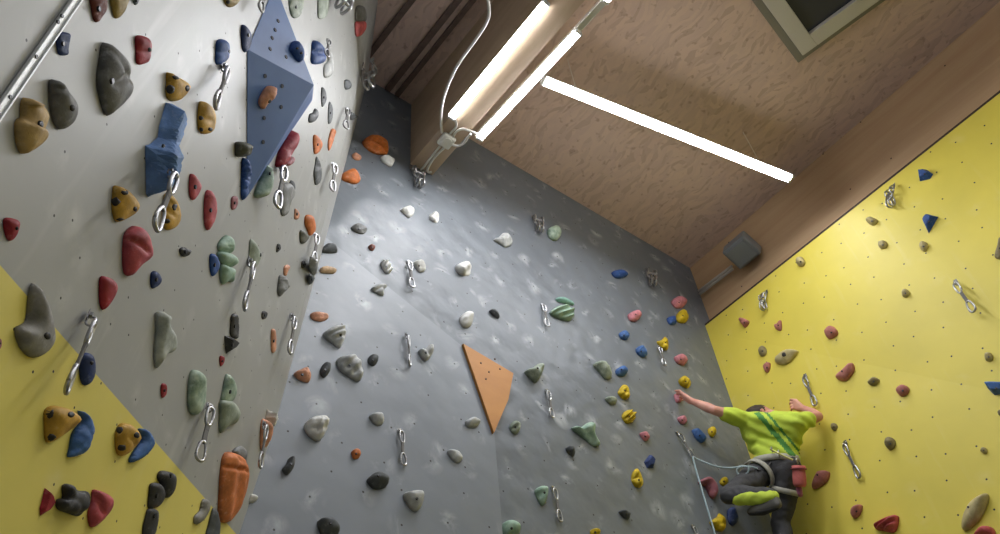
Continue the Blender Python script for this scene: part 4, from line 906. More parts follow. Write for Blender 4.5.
# white drilled metal strip on the left wall
m_strip = plain('white_metal', (214, 216, 216), .35, .2)
sa, sb = onL(-40, 162, .0), onL(112, -56, .0)
sdir = _n(sb - sa); sx = np.cross(sdir, NL)
L = np.linalg.norm(sb - sa); wst = np.linalg.norm(onL(36, 53) - onL(42, 57)) * 1.0
Sm = Matrix([[sx[i], NL[i], sdir[i], sa[i] + NL[i] * .002] for i in range(3)] + [[0, 0, 0, 1]])
bm = bmesh.new(); add_box(bm, (0, .004, L / 2), wst * 1.0, .008, L, bevel=.0015); add_box(bm, (wst * .33, .009, L / 2), wst * .22, .006, L, bevel=.001)
strip = obj('metal_strip', bm, m_strip, smooth=False, mw=Sm); tag(strip, 'white drilled metal strip running diagonally across the top left corner', 'metal strip')
for (x, y) in ((10, 97), (36, 56.5), (58, 22), (62, 16)):
    p = onL(x, y, .010); b2 = bmesh.new(); bmesh.ops.create_cone(b2, cap_ends=True, segments=10, radius1=.0045, radius2=.0045, depth=.004)
    s = obj('screw', b2, m_bolt, parent=strip, smooth=False)
    s.matrix_local = Sm.inverted() @ (Matrix.Translation(Vector(p)) @ Vector(NL).to_track_quat('Z', 'Y').to_matrix().to_4x4())

# ------------------------------------------------------------------ wiring on the beam, grey box on the ceiling
m_cable = plain('white_cable', (226, 223, 216), .5)
zc_ = zb - .012
jp = pz(446.5, 140.5, zb - .02); 
bm = bmesh.new(); add_box(bm, (0, 0, 0), .115, .115, .045, bevel=.014)
ang = math.atan2(bdir[1], bdir[0])
jb = obj('junction_box', bm, plain('light_grey_plastic', (228, 226, 218), .5), smooth=False, mw=Matrix.Translation(Vector((jp[0], jp[1], zb - .024))) @ Matrix.Rotation(ang, 4, 'Z'))
tag(jb, 'light grey junction box under the end of the timber beam', 'junction box')
bm = bmesh.new(); bmesh.ops.create_cone(bm, cap_ends=True, segments=16, radius1=.042, radius2=.044, depth=.008); child('lid', bm, plain('light_grey_plastic', (228, 226, 218), .5), jb, (0, 0, -.026))
def cable(name, pts, r, label, cat='cable', group='white cables on the timber beam', m=m_cable):
    bm = bmesh.new(); add_tube(bm, smooth_path(pts, 6), r, 6); o = obj(name, bm, m, smooth=True); tag(o, label, cat, group); return o
zz = zb - .014
cable('power_cable', [pz(442, 133, zz), pz(441, 118, zz), pz(444, 97, zz - .0), pz(456, 68, zz), pz(474, 42, zz), pz(487, 22, zz), pz(489, 8, zz), pz(486, -8, zz)], .011, 'white cable arcing from the junction box up past the left tube light')
cable('power_cable', [pz(440, 146, zz), pz(433, 155, zz), pz(426, 164, zz), pz(421, 170, zz)], .010, 'short white cable from the junction box to the wall, left of two', group='white cables on the timber beam')
cable('power_cable', [pz(444, 148, zz), pz(434, 158, zz), pz(428, 168, zz), pz(428, 172, zz), pz(432, 172, zz)], .010, 'short white cable from the junction box to the wall, right of two')
cable('power_cable', [pz(450, 134, zz), pz(456, 127, zz), pz(456, 122, zz), pz(455, 119, zz)], .010, 'short white cable from the junction box to the left tube end')
cable('power_cable', [pz(452, 140, zz), pz(456, 132, zz), pz(463, 129, zz), pz(473, 132, zz), pz(477, 134, zz)], .010, 'white cable loop to the right tube end, upper of two')
cable('power_cable', [pz(451, 144, zz - .03), pz(458, 146, zz - .03), pz(464, 143, zz - .03), pz(468, 137, zz - .03), pz(471, 134, zz - .04)], .010, 'white cable loop to the right tube end, lower of two')
# grey box with its conduit in the far corner of the ceiling
gc = hit(742, 250, NR, np.array((xb - .16, 0, 0))); gx = np.array((0, 1.0, 0)); gz = np.array((-.5, 0, -.866)); gy = np.cross(gz, gx)
bm = bmesh.new(); add_box(bm, (0, 0, 0), .27, .25, .16, bevel=.02); add_box(bm, (0, 0, .09), .22, .20, .03, bevel=.008)
gb = obj('equipment_box', bm, plain('mid_grey_box', (122, 126, 128), .5), smooth=False, mw=Matrix([[gx[i], gy[i], gz[i], gc[i]] for i in range(3)] + [[0, 0, 0, 1]]))
tag(gb, 'grey box fixed in the far right corner of the board ceiling', 'equipment box')
qx = np.array((xb - .05, 0, 0)); ca, cb = hit(732, 266, NR, qx), hit(698, 292, NR, qx)
cb[1] = min(cb[1], YB - .03)
bm = bmesh.new()
for dx in (0, .035): add_tube(bm, [ca + np.array((-dx * .2, 0, -dx * 1.3)), cb + np.array((-dx * .2, 0, -dx * 1.3))], .014, 8)
cn = obj('conduit', bm, plain('white_conduit', (190, 186, 180), .45), smooth=True); tag(cn, 'pair of pale conduit pipes from the grey ceiling box to the back wall', 'conduit')

# ------------------------------------------------------------------ quickdraws
m_steel = plain('bright_steel', (178, 178, 180), .34, 1.0)
m_steel2 = plain('dull_steel', (150, 150, 152), .35, 1.0)
m_sling = plain('grey_webbing', (116, 114, 112), .8)
def oval(cx, cz, rx, rz, plane='xz', y=0.0, n=18, skew=0.0):
    pts = []
    for k in range(n):
        a = 2 * math.pi * k / n; s = math.copysign(abs(math.sin(a)) ** .8, math.sin(a)); c = math.copysign(abs(math.cos(a)) ** .7, math.cos(a))
        w = rx * (1 + skew * s)
        pts.append((cx + w * c, y, cz + rz * s) if plane == 'xz' else (cx, y + w * c, cz + rz * s))
    return pts
def make_draw():
    root = empty('quickdraw')
    bm = bmesh.new(); add_box(bm, (0, .003, .006), .026, .003, .036, bevel=.0012); add_tube(bm, oval(0, -.012, .013, .016, 'yz', .016), .0032, 6, True); child('hanger', bm, m_steel2, root)
    bm = bmesh.new(); bmesh.ops.create_cone(bm, cap_ends=True, segments=6, radius1=.011, radius2=.010, depth=.010, matrix=Matrix.Translation((0, .009, .010)) @ Matrix.Rotation(math.pi / 2, 4, 'X')); child('bolt', bm, m_steel, root)
    bm = bmesh.new(); add_tube(bm, oval(0, -.052, .018, .042, 'xz', .026, skew=.12), .0068, 7, True); uc = child('upper_carabiner', bm, m_steel, root, smooth=True)
    bm = bmesh.new(); add_tube(bm, [(-.018, .026, -.078), (-.0185, .026, -.03)], .0055, 6); child('gate', bm, m_steel2, uc, smooth=True)
    bm = bmesh.new(); add_box(bm, (0, .026, -.135), .022, .008, .085, bevel=.002); add_box(bm, (0, .026, -.105), .021, .010, .030, bevel=.003); add_box(bm, (0, .026, -.168), .021, .010, .024, bevel=.003); child('sling', bm, m_sling, root)
    bm = bmesh.new(); add_tube(bm, oval(0, -.214, .021, .042, 'xz', .026, skew=-.22), .0068, 7, True); lc = child('lower_carabiner', bm, m_steel, root, smooth=True)
    bm = bmesh.new(); add_tube(bm, [(.024, .026, -.24), (.018, .026, -.185)], .0055, 6); child('gate', bm, m_steel2, lc, smooth=True)
    return root
def make_anchor():
    root = empty('top_anchor')
    for sx in (-.03, .03):
        bm = bmesh.new(); add_box(bm, (sx, .003, .006), .026, .003, .036, bevel=.0012); add_tube(bm, oval(sx, -.012, .013, .016, 'yz', .016), .0032, 6, True); child('hanger', bm, m_steel2, root)
        bm = bmesh.new(); add_tube(bm, oval(sx, -.04, .015, .026, 'yz', .03), .006, 7, True); child('chain_link', bm, m_steel, root, smooth=True)
    bm = bmesh.new(); add_tube(bm, oval(0, -.075, .034, .026, 'xz', .03), .007, 7, True); child('ring', bm, m_steel, root, smooth=True)
    for sx in (-.014, .016):
        bm = bmesh.new(); add_tube(bm, oval(sx, -.125, .024, .045, 'yz', .032, skew=-.15), .0065, 7, True); lc = child('carabiner', bm, m_steel, root, smooth=True)
        bm = bmesh.new(); add_tube(bm, [(sx, .055, -.15), (sx, .052, -.10)], .0045, 6); child('gate', bm, m_steel2, lc, smooth=True)
    return root
def copy_tree(o, parent=None):
    c = o.copy(); COL.objects.link(c); c.parent = parent
    for ch in [x for x in bpy.data.objects if x.parent == o]: copy_tree(ch, c)
    return c
DR = {'draw': (make_draw(), .256, 'quickdraw', 'steel quickdraws hanging on the walls'), 'anchor': (make_anchor(), .165, 'anchor', 'steel anchors at the top of the walls')}
used_ = set()
DRAWS = []
def place(kind, a, b, label, wall=None, twist=0.3, lift=0.0):
    proto, Ln, cat, grp = DR[kind]
    base, n, wn, _ = wall_hit(a[0], a[1], wall); nh = _n(np.array((n[0], n[1], 0.0)))
    off = hit(a[0], a[1], n, base + n * (.002 + lift))
    if wn == 'left' or lift > .05:      # hangs straight down
        zdir = np.array((0, 0, 1.0)); want = math.dist(a, b); lo_, hi_ = .02, 1.5
        p0 = np.array(proj(off))
        for _ in range(40):
            s = (lo_ + hi_) / 2
            if np.linalg.norm(np.array(proj(off - zdir * Ln * s)) - p0) < want: lo_ = s
            else: hi_ = s
    else:
        E = hit(b[0], b[1], nh, off)
        zdir = _n(off - E); s = np.linalg.norm(off - E) / Ln
    y = _n(nh - zdir * nh.dot(zdir)); x = np.cross(y, zdir)
    vh = off - CAM; vh[2] = 0; vh = _n(vh); want_c = math.cos(math.radians(20 + 60 * twist))
    twist = min((abs(abs((y * math.cos(k * .05) - x * math.sin(k * .05)).dot(vh)) - want_c) + abs(k) * .002, k * .05) for k in range(-30, 31))[1]
    ct, st = math.cos(twist), math.sin(twist)
    o = proto if kind not in used_ else copy_tree(proto); used_.add(kind)
    x2, y2 = x * ct + y * st, y * ct - x * st
    shift = abs(st) * .02 * s
    o.matrix_world = Matrix([[x2[i] * s, y2[i] * s, zdir[i] * s, off[i] + n[i] * shift] for i in range(3)] + [[0, 0, 0, 1]])
    tag(o, label, cat, grp); DRAWS.append(o); return o
place('draw', (84, 317), (63, 393), 'large steel quickdraw beside the navy oblong hold on the yellow edge', twist=1.0)
place('draw', (221, 67), (215, 107), 'steel quickdraw under the bright blue rounded hold left of the pyramid', twist=.8)
place('draw', (168, 173), (151, 230), 'steel quickdraw over the lower tier of the light blue hold', twist=.65, lift=.045)
place('draw', (278, 168), (277, 209), 'big steel quickdraw left of the dark grey blocky hold', twist=.5)
place('draw', (248, 262), (241, 309), 'steel quickdraw right below the grey-green pointed hold', twist=.9)
place('draw', (205, 408), (195, 463), 'steel quickdraw below the pale green and white marbled hold', twist=.3)
place('draw', (290, 317), (286, 354), 'steel quickdraw right of the upright slim orange hold near the corner', twist=.7, wall='left')
place('draw', (262, 425), (256, 468), 'steel quickdraw in front of the orange-brown corner hold', twist=.8, wall='left', lift=.03)
place('draw', (313, 236), (309, 263), 'steel quickdraw hanging below the bright orange hold at the corner', twist=.5, wall='left')
place('draw', (330.5, 166), (328, 192), 'small steel quickdraw right of the dark crescent hold at the corner', twist=.4, wall='left')
place('draw', (344, 110), (337, 129), 'tangled steel quickdraw high near the corner, left of the dark nub', twist=.2, wall='left')
place('draw', (325.5, 41), (324, 57), 'short steel quickdraw over the grey upright kidney hold', twist=.3, wall='left', lift=.02)
place('draw', (262, -10), (259, 12), 'steel quickdraw at the top edge by the pyramid tip', twist=.4, wall='left')
place('anchor', (363, 62), (363, 80), 'chrome anchor on the pale wall just by the ceiling corner', wall='left', twist=.3)
place('anchor', (337, -6), (338, 14), 'chrome anchor at the top edge right of the grey-green holds', wall='left', twist=.3)
place('anchor', (416, 171), (417, 189), 'chrome anchor on the dark wall just under the beam end', twist=.2)
place('anchor', (536, 219), (538, 234), 'dim anchor in the shade left of the highest pale green hold', twist=.2)
place('anchor', (649, 273), (651, 288), 'dim anchor in the shade left of the highest pink hold', twist=.2)
place('draw', (408, 263), (410, 289), 'steel quickdraw between two white holds, uppermost on the dark wall', twist=.2)
place('draw', (404, 337), (405, 367), 'steel quickdraw left of the pale grey notched hold', twist=.9)
place('draw', (542, 306), (546, 328), 'steel quickdraw left of the pale green ribbed hold', twist=.3)
place('draw', (546, 392), (550, 419), 'steel quickdraw below the grey-green cracked hold', twist=.5)
place('draw', (399, 432), (401, 467), 'steel quickdraw alone above the light grey rounded triangular hold', twist=.3)
place('draw', (552, 489), (558, 523), 'steel quickdraw right of the green cupped hold', twist=.4)
place('draw', (658, 348), (663, 367), 'steel quickdraw under the yellow flower hold', twist=.4, lift=.01)
rope_draw = place('draw', (677, 434), (692, 460), 'steel quickdraw holding the climber\'s rope', twist=.4)
place('draw', (692, 527), (702, 552), 'steel quickdraw at the bottom edge just left of the rope', twist=.4)
place('draw', (957.5, 283), (978, 312), 'steel quickdraw on the upper right yellow panel casting a long shadow', twist=.2, lift=.03)
place('draw', (806.5, 377), (819, 406), 'steel quickdraw just above the climber\'s bent right arm', twist=.3)
place('draw', (847.5, 444), (864, 478), 'steel quickdraw low on the yellow wall, left of the olive-grey hold', twist=.5)
place('anchor', (893, 189), (896, 207), 'chrome anchor on the yellow wall left of two blue holds', twist=.3)
place('anchor', (765, 294), (767, 310), 'chrome anchor on the yellow wall near the back corner', twist=.3)
# ------------------------------------------------------------------ the climber
def sph(bm_pts, c, r, n=10):
    for i in range(n + 1):
        th = math.pi * i / n
        for k in range(n + 4 if 0 < i < n else 1):
            ph = 2 * math.pi * k / (n + 4)
            bm_pts.append(Vector(c) + Vector((math.sin(th) * math.cos(ph), math.sin(th) * math.sin(ph), math.cos(th))) * r)
def hull(bm, balls, n=10):
    pts = []
    for c, r in balls: sph(pts, c, r, n)
    b2 = bmesh.new(); vs = [b2.verts.new(p) for p in pts]
    res = bmesh.ops.convex_hull(b2, input=vs)
    bmesh.ops.delete(b2, geom=[v for v in b2.verts if not v.link_faces], context='VERTS')
    me = bpy.data.meshes.new('t'); b2.to_mesh(me); b2.free(); bm.from_mesh(me); bpy.data.meshes.remove(me)
def chain(bm, pts, n=9):
    for a, b in zip(pts, pts[1:]): hull(bm, [a, b], n)
def fused(name, bm, voxel, mats, parent, origin, smooth_it=6, disp=None):
    """union of the overlapping hulls as one continuous skin"""
    me = bpy.data.meshes.new(name); bm.to_mesh(me); bm.free()
    tmp = bpy.data.objects.new('t', me); COL.objects.link(tmp)
    r = tmp.modifiers.new('r', 'REMESH'); r.mode = 'VOXEL'; r.voxel_size = voxel; r.use_smooth_shade = True
    s = tmp.modifiers.new('s', 'SMOOTH'); s.iterations = smooth_it; s.factor = .5
    dg = bpy.context.evaluated_depsgraph_get(); out = bpy.data.meshes.new_from_object(tmp.evaluated_get(dg))
    bpy.data.objects.remove(tmp); bpy.data.meshes.remove(me)
    if disp:
        nr_ = [v.normal.copy() for v in out.vertices]
        for v, nn in zip(out.vertices, nr_): v.co = v.co + nn * disp(v.co)
    for v in out.vertices: v.co = v.co - Vector(origin)
    o = obj(name, out, mats, smooth=True)
    if parent: o.parent = parent
    return o
V_ = lambda x, y, d: Vector(at(x, y, d))
pelvis = V_(776, 463, 6.20)
Lhip, Rhip = V_(766, 470, 6.17), V_(788, 469, 6.13)
waist = V_(775, 452, 6.20)
neck = V_(771, 416, 6.33)
Lsh, Rsh = V_(745, 420, 6.24), V_(797, 422, 6.14)
upv = (neck - pelvis).normalized(); rtv = (Rsh - Lsh); rtv = (rtv - upv * rtv.dot(upv)).normalized(); fw = upv.cross(rtv)
if fw.dot(pelvis - Vector(CAM)) < 0: fw = -fw
Lel, Lwr = V_(714, 410, 6.10), V_(693, 401.5, 6.22)
Rel, Rwr = V_(818, 416.5, 6.29), V_(803, 408.5, 6.44)
Lkn, Lan = V_(729.5, 495, 5.84), V_(771, 495.5, 5.70)
Rkn, Ran = V_(781, 522, 6.13), V_(792, 582, 5.92)
ORG = pelvis.copy()
root = empty('person', ORG)
tag(root, 'climber seen from behind in a lime t-shirt and dark trousers, reaching left', 'person')
m_skin = NT('skin')
def _skin():
    t = NT('skin_tone'); tc = t.n('ShaderNodeTexCoord'); nz = t.n('ShaderNodeTexNoise', Scale=9.0, Detail=4.0); t.l(tc.outputs['Object'], nz.inputs['Vector'])
    return t.set(Base_Color=t.ramp(nz.outputs['Fac'], [(.35, lin((204, 140, 122))), (.65, lin((222, 168, 148)))]), Roughness=.5, Subsurface_Weight=.05)
m_skin = _skin()
def cloth(name, c, sc=9.0, bs=.35):
    t = NT(name); tc = t.n('ShaderNodeTexCoord'); nz = t.n('ShaderNodeTexNoise', Scale=sc, Detail=4.0); nz.inputs['Distortion'].default_value = 1.2; t.l(tc.outputs['Object'], nz.inputs['Vector'])
    return t.set(Base_Color=t.ramp(nz.outputs['Fac'], [(.3, lin(tuple(v * .93 for v in c))), (.7, lin(c))]), Roughness=.8, Normal=t.bump(nz.outputs['Fac'], bs, .02))
m_shirt, m_stripe = cloth('lime_jersey', (202, 224, 74)), cloth('green_jersey', (84, 150, 70))
m_trous, m_lime, m_shoe, m_sole = cloth('charcoal_trousers', (66, 66, 68)), cloth('lime_panel', (202, 224, 76)), plain('grey_shoe', (98, 96, 92), .7), plain('black_rubber_sole', (40, 40, 42), .6)
m_strap, m_hair, m_bag = cloth('grey_webbing_harness', (176, 174, 160), 30, .1), plain('dark_brown_hair', (58, 44, 34), .7), cloth('salmon_fabric', (206, 110, 104))
head = V_(762, 419.5, 6.50)
face = (V_(786, 413, 6.60) - head).normalized()         # looks towards the right wall
hup = (Vector((0, 0, 1)) - face * face.z).normalized(); hrt = face.cross(hup)
bm = bmesh.new()
hull(bm, [(head + face * .02 + hup * .02, .088), (head - face * .035 + hup * .03, .086), (head + face * .045 - hup * .06, .052), (head + face * .06 - hup * .095, .026)], 12)
hull(bm, [(head + face * .098 - hup * .012, .012), (head + face * .118 - hup * .045, .013), (head + face * .09 - hup * .048, .018)], 7)      # nose
chain(bm, [(head - face * .02 - hup * .05, .058), (neck - upv * .01, .06)], 10)
for s in (-1, 1): hull(bm, [(head + hrt * s * .088 - hup * .005, .014), (head + hrt * s * .094 + hup * .028 - face * .008, .016), (head + hrt * s * .085 - hup * .03, .010)], 6)   # ears
hull(bm, [(head + face * .088 - hup * .078 + hrt * .018, .010), (head + face * .088 - hup * .078 - hrt * .018, .010)], 6)     # lips
for s_ in (Lsh, Rsh): hull(bm, [(s_ + fw * .02, .04), (neck - upv * .05 + fw * .02, .05), (neck - upv * .2 + fw * .06, .06)], 10)
hull(bm, [(waist + rtv * .05 + fw * .03, .05), (waist - rtv * .05 + fw * .03, .05), (neck - upv * .2 + fw * .06, .06)], 10)
hull(bm, [(waist, .07), (Lhip, .075), (Rhip, .075)], 10)
chain(bm, [(Lsh, .052), (Lsh.lerp(Lel, .5), .046), (Lel, .037), (Lel.lerp(Lwr, .3), .040), (Lwr, .026)])
chain(bm, [(Rsh, .052), (Rsh.lerp(Rel, .5), .048), (Rel, .038), (Rel.lerp(Rwr, .35), .042), (Rwr, .027)])
chain(bm, [(Lhip, .08), (Lkn, .052), (Lkn.lerp(Lan, .35), .052), (Lan, .036)]); chain(bm, [(Rhip, .08), (Rkn, .052), (Rkn.lerp(Ran, .35), .052), (Ran, .036)])
def hand(wr, palm, knuck, tips, spread, thumb_tip, back):
    """palm, then four fingers of unequal length bent over an edge, and a thumb from the side of the palm"""
    hull(bm, [(wr, .024), (palm - spread * .028, .017), (palm + spread * .030, .016), (knuck - spread * .033, .013), (knuck + spread * .033, .013)], 8)
    for k, (u, ln) in enumerate(((-.034, .86), (-.012, 1.0), (.011, .95), (.033, .75))):
        kn = knuck + spread * u; tip = knuck + (tips - knuck) * ln + spread * u * 1.35; mid = kn.lerp(tip, .5) + back * .018
        chain(bm, [(kn, .0105), (mid, .0098), (kn.lerp(tip, .8) + back * .008, .009), (tip, .008)], 7)
    tb = palm - spread * .03; chain(bm, [(tb, .013), (tb.lerp(thumb_tip, .55) - spread * .016, .011), (thumb_tip, .009)], 7)
bk = Vector((0, -1, 0))
hand(Lwr, V_(687.5, 399, 6.25), V_(684, 396.5, 6.27), V_(677.5, 395.5, 6.31), (Vector((0, 0, 1)) * -.75 + Vector((.65, 0, 0)) * .6).normalized(), V_(682, 394, 6.30), bk)
hand(Rwr, V_(797.5, 405.5, 6.47), V_(794.5, 404, 6.495), V_(790, 406, 6.54), Vector((0, .35, -.93)).normalized(), V_(796, 402, 6.51), Vector((-1, 0, 0)))
body = fused('body', bm, .0055, m_skin, root, ORG, 4)
bm = bmesh.new()
hull(bm, [(head - face * .01 + hup * .035, .094), (head - face * .045 + hup * .03, .092), (head - face * .05 - hup * .03, .07), (head + face * .04 + hup * .065, .055)], 12)
fused('hair', bm, .008, m_hair, root, ORG, 3, lambda p: .006 * noise.noise(p * 40))
for s in (-1, 1):
    bm = bmesh.new(); bmesh.ops.create_uvsphere(bm, u_segments=10, v_segments=8, radius=.012); e = obj('eye', bm, plain('eye_white', (220, 216, 210), .3), root, True); e.location = head + face * .098 + hup * .006 + hrt * s * .033 - ORG
# t-shirt
bm = bmesh.new()
hem = waist - upv * .035
hull(bm, [(Lsh + upv * .0, .066), (neck - upv * .045 - rtv * .03, .078), (neck - upv * .22 - rtv * .10, .095), (neck - upv * .20 + fw * .04, .10)], 10)
hull(bm, [(Rsh + upv * .0, .066), (neck - upv * .045 + rtv * .03, .078), (neck - upv * .22 + rtv * .10, .095), (neck - upv * .20 + fw * .04, .10)], 10)
hull(bm, [(neck - upv * .20 - rtv * .10, .095), (neck - upv * .20 + rtv * .10, .095), (waist - rtv * .055, .098), (waist + rtv * .06, .098)], 10)
hull(bm, [(waist - rtv * .055, .098), (waist + rtv * .06, .098), (hem - rtv * .06 , .098), (hem + rtv * .07, .10)], 10)
hull(bm, [(Lsh, .062), (Rsh, .062), (neck - upv * .2, .10)], 10)
Lse, Rse = Lsh.lerp(Lel, .62), Rsh.lerp(Rel, .50)
chain(bm, [(Lsh, .070), (Lsh.lerp(Lse, .5), .066), (Lse, .058)]); chain(bm, [(Rsh, .070), (Rsh.lerp(Rse, .5), .066), (Rse, .060)])
fold_dir = (rtv * .55 - upv).normalized()
def folds(p):
    q = p - waist; u = q.dot(upv); s = q.dot(rtv)
    f = math.sin((u * 1.0 + s * .55) * 75 + 2.0 * noise.noise(p * 9)) * .5 + .5
    return .013 * f * max(0, min(1, (.36 - u) / .2)) + .010 * noise.noise(p * 13)
shirt = fused('t_shirt', bm, .010, [m_shirt, m_stripe, m_lime], root, ORG, 3, folds)
# the printed diagonal stripe across the back
s0, s1 = (neck - upv * .02 - rtv * .07), (waist - upv * .06 + rtv * .14)
sdv = (s1 - s0); sdv = (sdv - fw * sdv.dot(fw)).normalized(); snv = sdv.cross(fw).normalized()
for p in shirt.data.polygons:
    c = p.center + ORG; q = c - s0
    if p.normal.dot(fw) < .2 and (abs(q.dot(snv)) < .020 or abs(q.dot(snv) - .055) < .009) and q.dot(sdv) > -.02: p.material_index = 1
# trousers
bm = bmesh.new()
hull(bm, [(waist - upv * .02 - rtv * .05, .088), (waist - upv * .02 + rtv * .055, .088), (Lhip, .098), (Rhip, .098), (pelvis - fw * .05, .085)], 10)
chain(bm, [(Lhip, .104), (Lhip.lerp(Lkn, .45), .092), (Lkn, .066), (Lkn.lerp(Lan, .35), .068), (Lan, .050)], 10)
chain(bm, [(Rhip, .104), (Rhip.lerp(Rkn, .45), .094), (Rkn, .070), (Rkn.lerp(Ran, .35), .070), (Ran, .052)], 10)
trousers = fused('trousers', bm, .010, [m_trous, m_lime], root, ORG, 4, lambda p: .010 * noise.noise(p * 11) + .005 * noise.noise(p * 30))
bm = bmesh.new()                                      # lime flash wrapped round the underside of the raised shin
toc = (Vector(CAM) - Lan).normalized(); tl = (Lan - Lkn).normalized(); dn_ = (Vector((0, 0, -1)) + toc * .7); dn_ = (dn_ - tl * dn_.dot(tl)).normalized()
chain(bm, [(Lkn.lerp(Lan, .22) + dn_ * .030, .050), (Lkn.lerp(Lan, .6) + dn_ * .022, .054), (Lan + dn_ * .012 + tl * .01, .050)], 9)
fused('shin_panel', bm, .008, m_lime, trousers, ORG, 3, lambda p: .006 * noise.noise(p * 20))['label'] = 'lime green panel on the raised shin'
trousers.children[0].location = (0, 0, 0)
# shoes
def shoe(heel, toe, ank, up_):
    bm = bmesh.new()
    hull(bm, [(ank, .042), (heel, .034), (heel.lerp(toe, .35) + up_ * .012, .040)], 9); hull(bm, [(heel.lerp(toe, .35) + up_ * .01, .040), (heel.lerp(toe, .72), .040), (toe, .022), (heel, .032)], 9)
    o = fused('shoe', bm, .008, m_shoe, root, ORG, 3)
    bm = bmesh.new(); d = (toe - heel).normalized(); w = d.cross(up_).normalized()
    hull(bm, [(heel - up_ * .026, .014), (heel.lerp(toe, .6) - up_ * .030 + w * .022, .014), (heel.lerp(toe, .6) - up_ * .030 - w * .022, .014), (toe - up_ * .012, .018), (toe + d * .008, .016)], 8)
    s = fused('sole', bm, .008, m_sole, None, ORG, 2); s.parent = o
    return o
heel, toe = V_(777, 504, 5.66), V_(750, 511.5, 5.78)
shoe(heel, toe, Lan + (heel - Lan) * .35, ((Lan - heel) - (toe - heel).normalized() * (Lan - heel).dot((toe - heel).normalized())).normalized())
shoe(V_(793, 593, 5.88), V_(813, 588, 6.0), Ran, Vector((0, 0, 1)))
# harness
def band(name, c, ax, rx, ry, xdir, hgt, thick, m, parent, n=40, waves=0):
    ax = ax.normalized(); x = (xdir - ax * xdir.dot(ax)).normalized(); y = ax.cross(x); bm = bmesh.new(); R_ = []
    for k in range(n):
        a = 2 * math.pi * k / n; d = x * math.cos(a) * rx + y * math.sin(a) * ry; nn = d.normalized(); sft = ax * waves * math.cos(a)
        R_.append([bm.verts.new(c - ORG + d + sft + nn * tt + ax * hh) for tt, hh in ((0, -hgt / 2), (thick, -hgt / 2), (thick, hgt / 2), (0, hgt / 2))])
    for k in range(n):
        for j in range(4): bm.faces.new((R_[k][j], R_[(k + 1) % n][j], R_[(k + 1) % n][(j + 1) % 4], R_[k][(j + 1) % 4]))
    bmesh.ops.recalc_face_normals(bm, faces=bm.faces)
    return obj(name, bm, m, parent, True)
har = empty('harness'); har.parent = root
har['label'] = 'light grey climbing harness with buckles'
wa = waist - upv * .075
band('waist_belt', wa, upv, .165, .112, rtv, .045, .010, m_strap, har)
lt, rt_ = Lhip.lerp(Lkn, .22), Rhip.lerp(Rkn, .42)
band('leg_loop', lt, Lkn - Lhip, .114, .114, fw, .042, .010, m_strap, har)
band('leg_loop', rt_, Rkn - Rhip, .108, .108, rtv, .040, .010, m_strap, har)
for (x, y, d, w_) in ((779, 453, 6.055, .035), (797, 461, 6.03, .03), (772, 449.5, 6.06, .03)):
    bm = bmesh.new(); add_tube(bm, oval(0, 0, w_ * .6, w_ * .45, 'xz'), .005, 6, True); b_ = obj('buckle', bm, m_steel, har, True); b_.location = V_(x, y, d) - ORG; b_.rotation_euler = (.2, .5, .5)
bm = bmesh.new(); add_tube(bm, smooth_path([V_(770, 449, 6.05) - ORG, V_(778, 453, 6.03) - ORG, V_(786, 457, 6.02) - ORG, V_(793, 460, 6.02) - ORG], 5), .007, 6); obj('gear_loop', bm, plain('yellow_cord', (206, 200, 120), .6), har, True)
bm = bmesh.new(); add_tube(bm, smooth_path([V_(771, 462, 6.06) - ORG, V_(765, 470, 6.02) - ORG, V_(757, 470, 5.98) - ORG], 5), .006, 6); obj('leg_strap', bm, m_sole, har, True)
# chalk bag clipped to the harness
cb0, cb1 = V_(798.5, 466, 5.95), V_(800, 487, 5.94)
Mx, L = frame_from(cb1, cb0); bm = bmesh.new(); prof = [(0, .0), (.045, .002), (.056, .02), (.058, L * .5), (.052, L * .8), (.060, L), (.052, L + .002), (.046, L * .8), (0, L * .75)]
n = 20; rings = []
for r_, z_ in prof: rings.append([bm.verts.new((r_ * math.cos(2 * math.pi * k / n) * (1 + .05 * noise.noise(Vector((k, z_ * 30, 1)))), r_ * .8 * math.sin(2 * math.pi * k / n), z_)) for k in range(n)] if r_ else [bm.verts.new((0, 0, z_))])
for A_, B_ in zip(rings, rings[1:]):
    for k in range(n):
        a_ = [A_[0]] if len(A_) == 1 else [A_[k], A_[(k + 1) % n]]; b_ = [B_[0]] if len(B_) == 1 else [B_[(k + 1) % n], B_[k]]
        bm.faces.new(a_ + b_)
bmesh.ops.recalc_face_normals(bm, faces=bm.faces)
bag = obj('chalk_bag', bm, m_bag, smooth=True, mw=Mx); tag(bag, 'salmon pink chalk bag hanging at the climber\'s right hip', 'chalk bag')
bm = bmesh.new(); add_tube(bm, [(.062 * math.cos(2 * math.pi * k / 20), .05 * math.sin(2 * math.pi * k / 20), L * .86) for k in range(20)], .006, 6, True); obj('rim', bm, cloth('dusky_rim', (150, 70, 72)), bag, True)
bm = bmesh.new(); hull(bm, [((.03, 0, -.01), .022), ((.045, -.01, -.05), .018), ((.02, 0, -.045), .016)], 7); o_ = obj('brush_pouch', bm, cloth('mauve_fabric', (176, 104, 136)), bag, True)
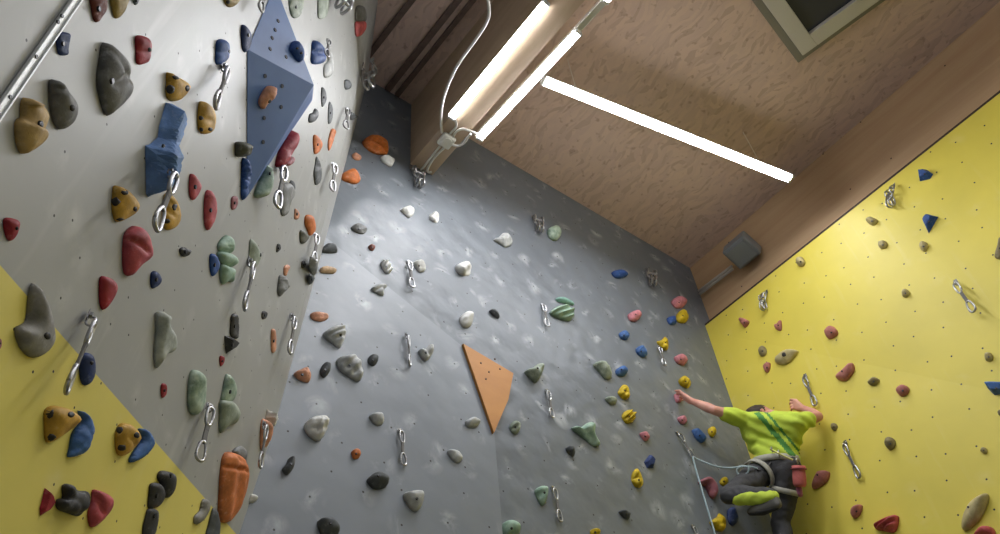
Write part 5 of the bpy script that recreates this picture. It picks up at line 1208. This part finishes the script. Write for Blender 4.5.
# rope: tied in at the harness, through the carabiner, down to the belayer
m_rope = NT('rope_grey_blue')
def _rope():
    t = NT('rope_weave'); tc = t.n('ShaderNodeTexCoord'); w_ = t.n('ShaderNodeTexWave', Scale=40.0); w_.inputs['Distortion'].default_value = 3.0; t.l(tc.outputs['Object'], w_.inputs['Vector'])
    return t.set(Base_Color=t.ramp(w_.outputs['Color'], [(.3, lin((150, 172, 178))), (.7, lin((186, 202, 204)))]), Roughness=.8)
m_rope = _rope()
b_, nb_, _, _ = wall_hit(692, 460, 'back')
car = Vector(hit(692, 459, NB, (0, YB - .05, 0)))
down = Vector((car.x, car.y - .01, .03))
knot = V_(743.5, 470, 5.98)
path = [down, car + Vector((.0, -.004, -1.2)), car + Vector((.0, -.006, -.3)), car + Vector((.0, -.01, -.02)), car + Vector((.008, -.014, .008)), car + Vector((.03, -.02, .0))]
A_ = car + Vector((.03, -.02, .0)); Bk = V_(738.5, 467, 6.0)
for t in (.25, .5, .75): path.append(A_.lerp(Bk, t) + Vector((0, 0, -.035 * math.sin(math.pi * t))))
path += [Bk, V_(741, 466, 5.98), V_(748, 467, 5.95), V_(747.5, 473, 5.95), V_(740, 474.5, 5.96), V_(737, 471.5, 5.97), V_(739, 467.5, 5.96), V_(746, 466.5, 5.95), V_(752, 467, 5.97), V_(757, 468.5, 6.0)]
bm = bmesh.new(); add_tube(bm, smooth_path(path, 7), .0068, 7); rope = obj('rope', bm, m_rope, smooth=True)
tag(rope, 'pale blue-grey climbing rope from the climber through a quickdraw and straight down', 'rope')
# ------------------------------------------------------------------ ambient fill added to brighten the walls, and output
w = bpy.data.worlds.new('ambient_fill'); scene.world = w; w.use_nodes = True
w.node_tree.nodes['Background'].inputs[0].default_value = (0.92, 0.96, 1.0, 1)
w.node_tree.nodes['Background'].inputs[1].default_value = 0.22
vs_ = scene.view_settings
scene.display_settings.display_device = 'sRGB'
vs_.view_transform = 'Standard'; vs_.look = 'None'; vs_.gamma = 1.0; vs_.exposure = 0.0; vs_.use_curve_mapping = False
scene.cycles.use_denoising = True
scene.cycles.max_bounces = 6
bpy.context.view_layer.update()
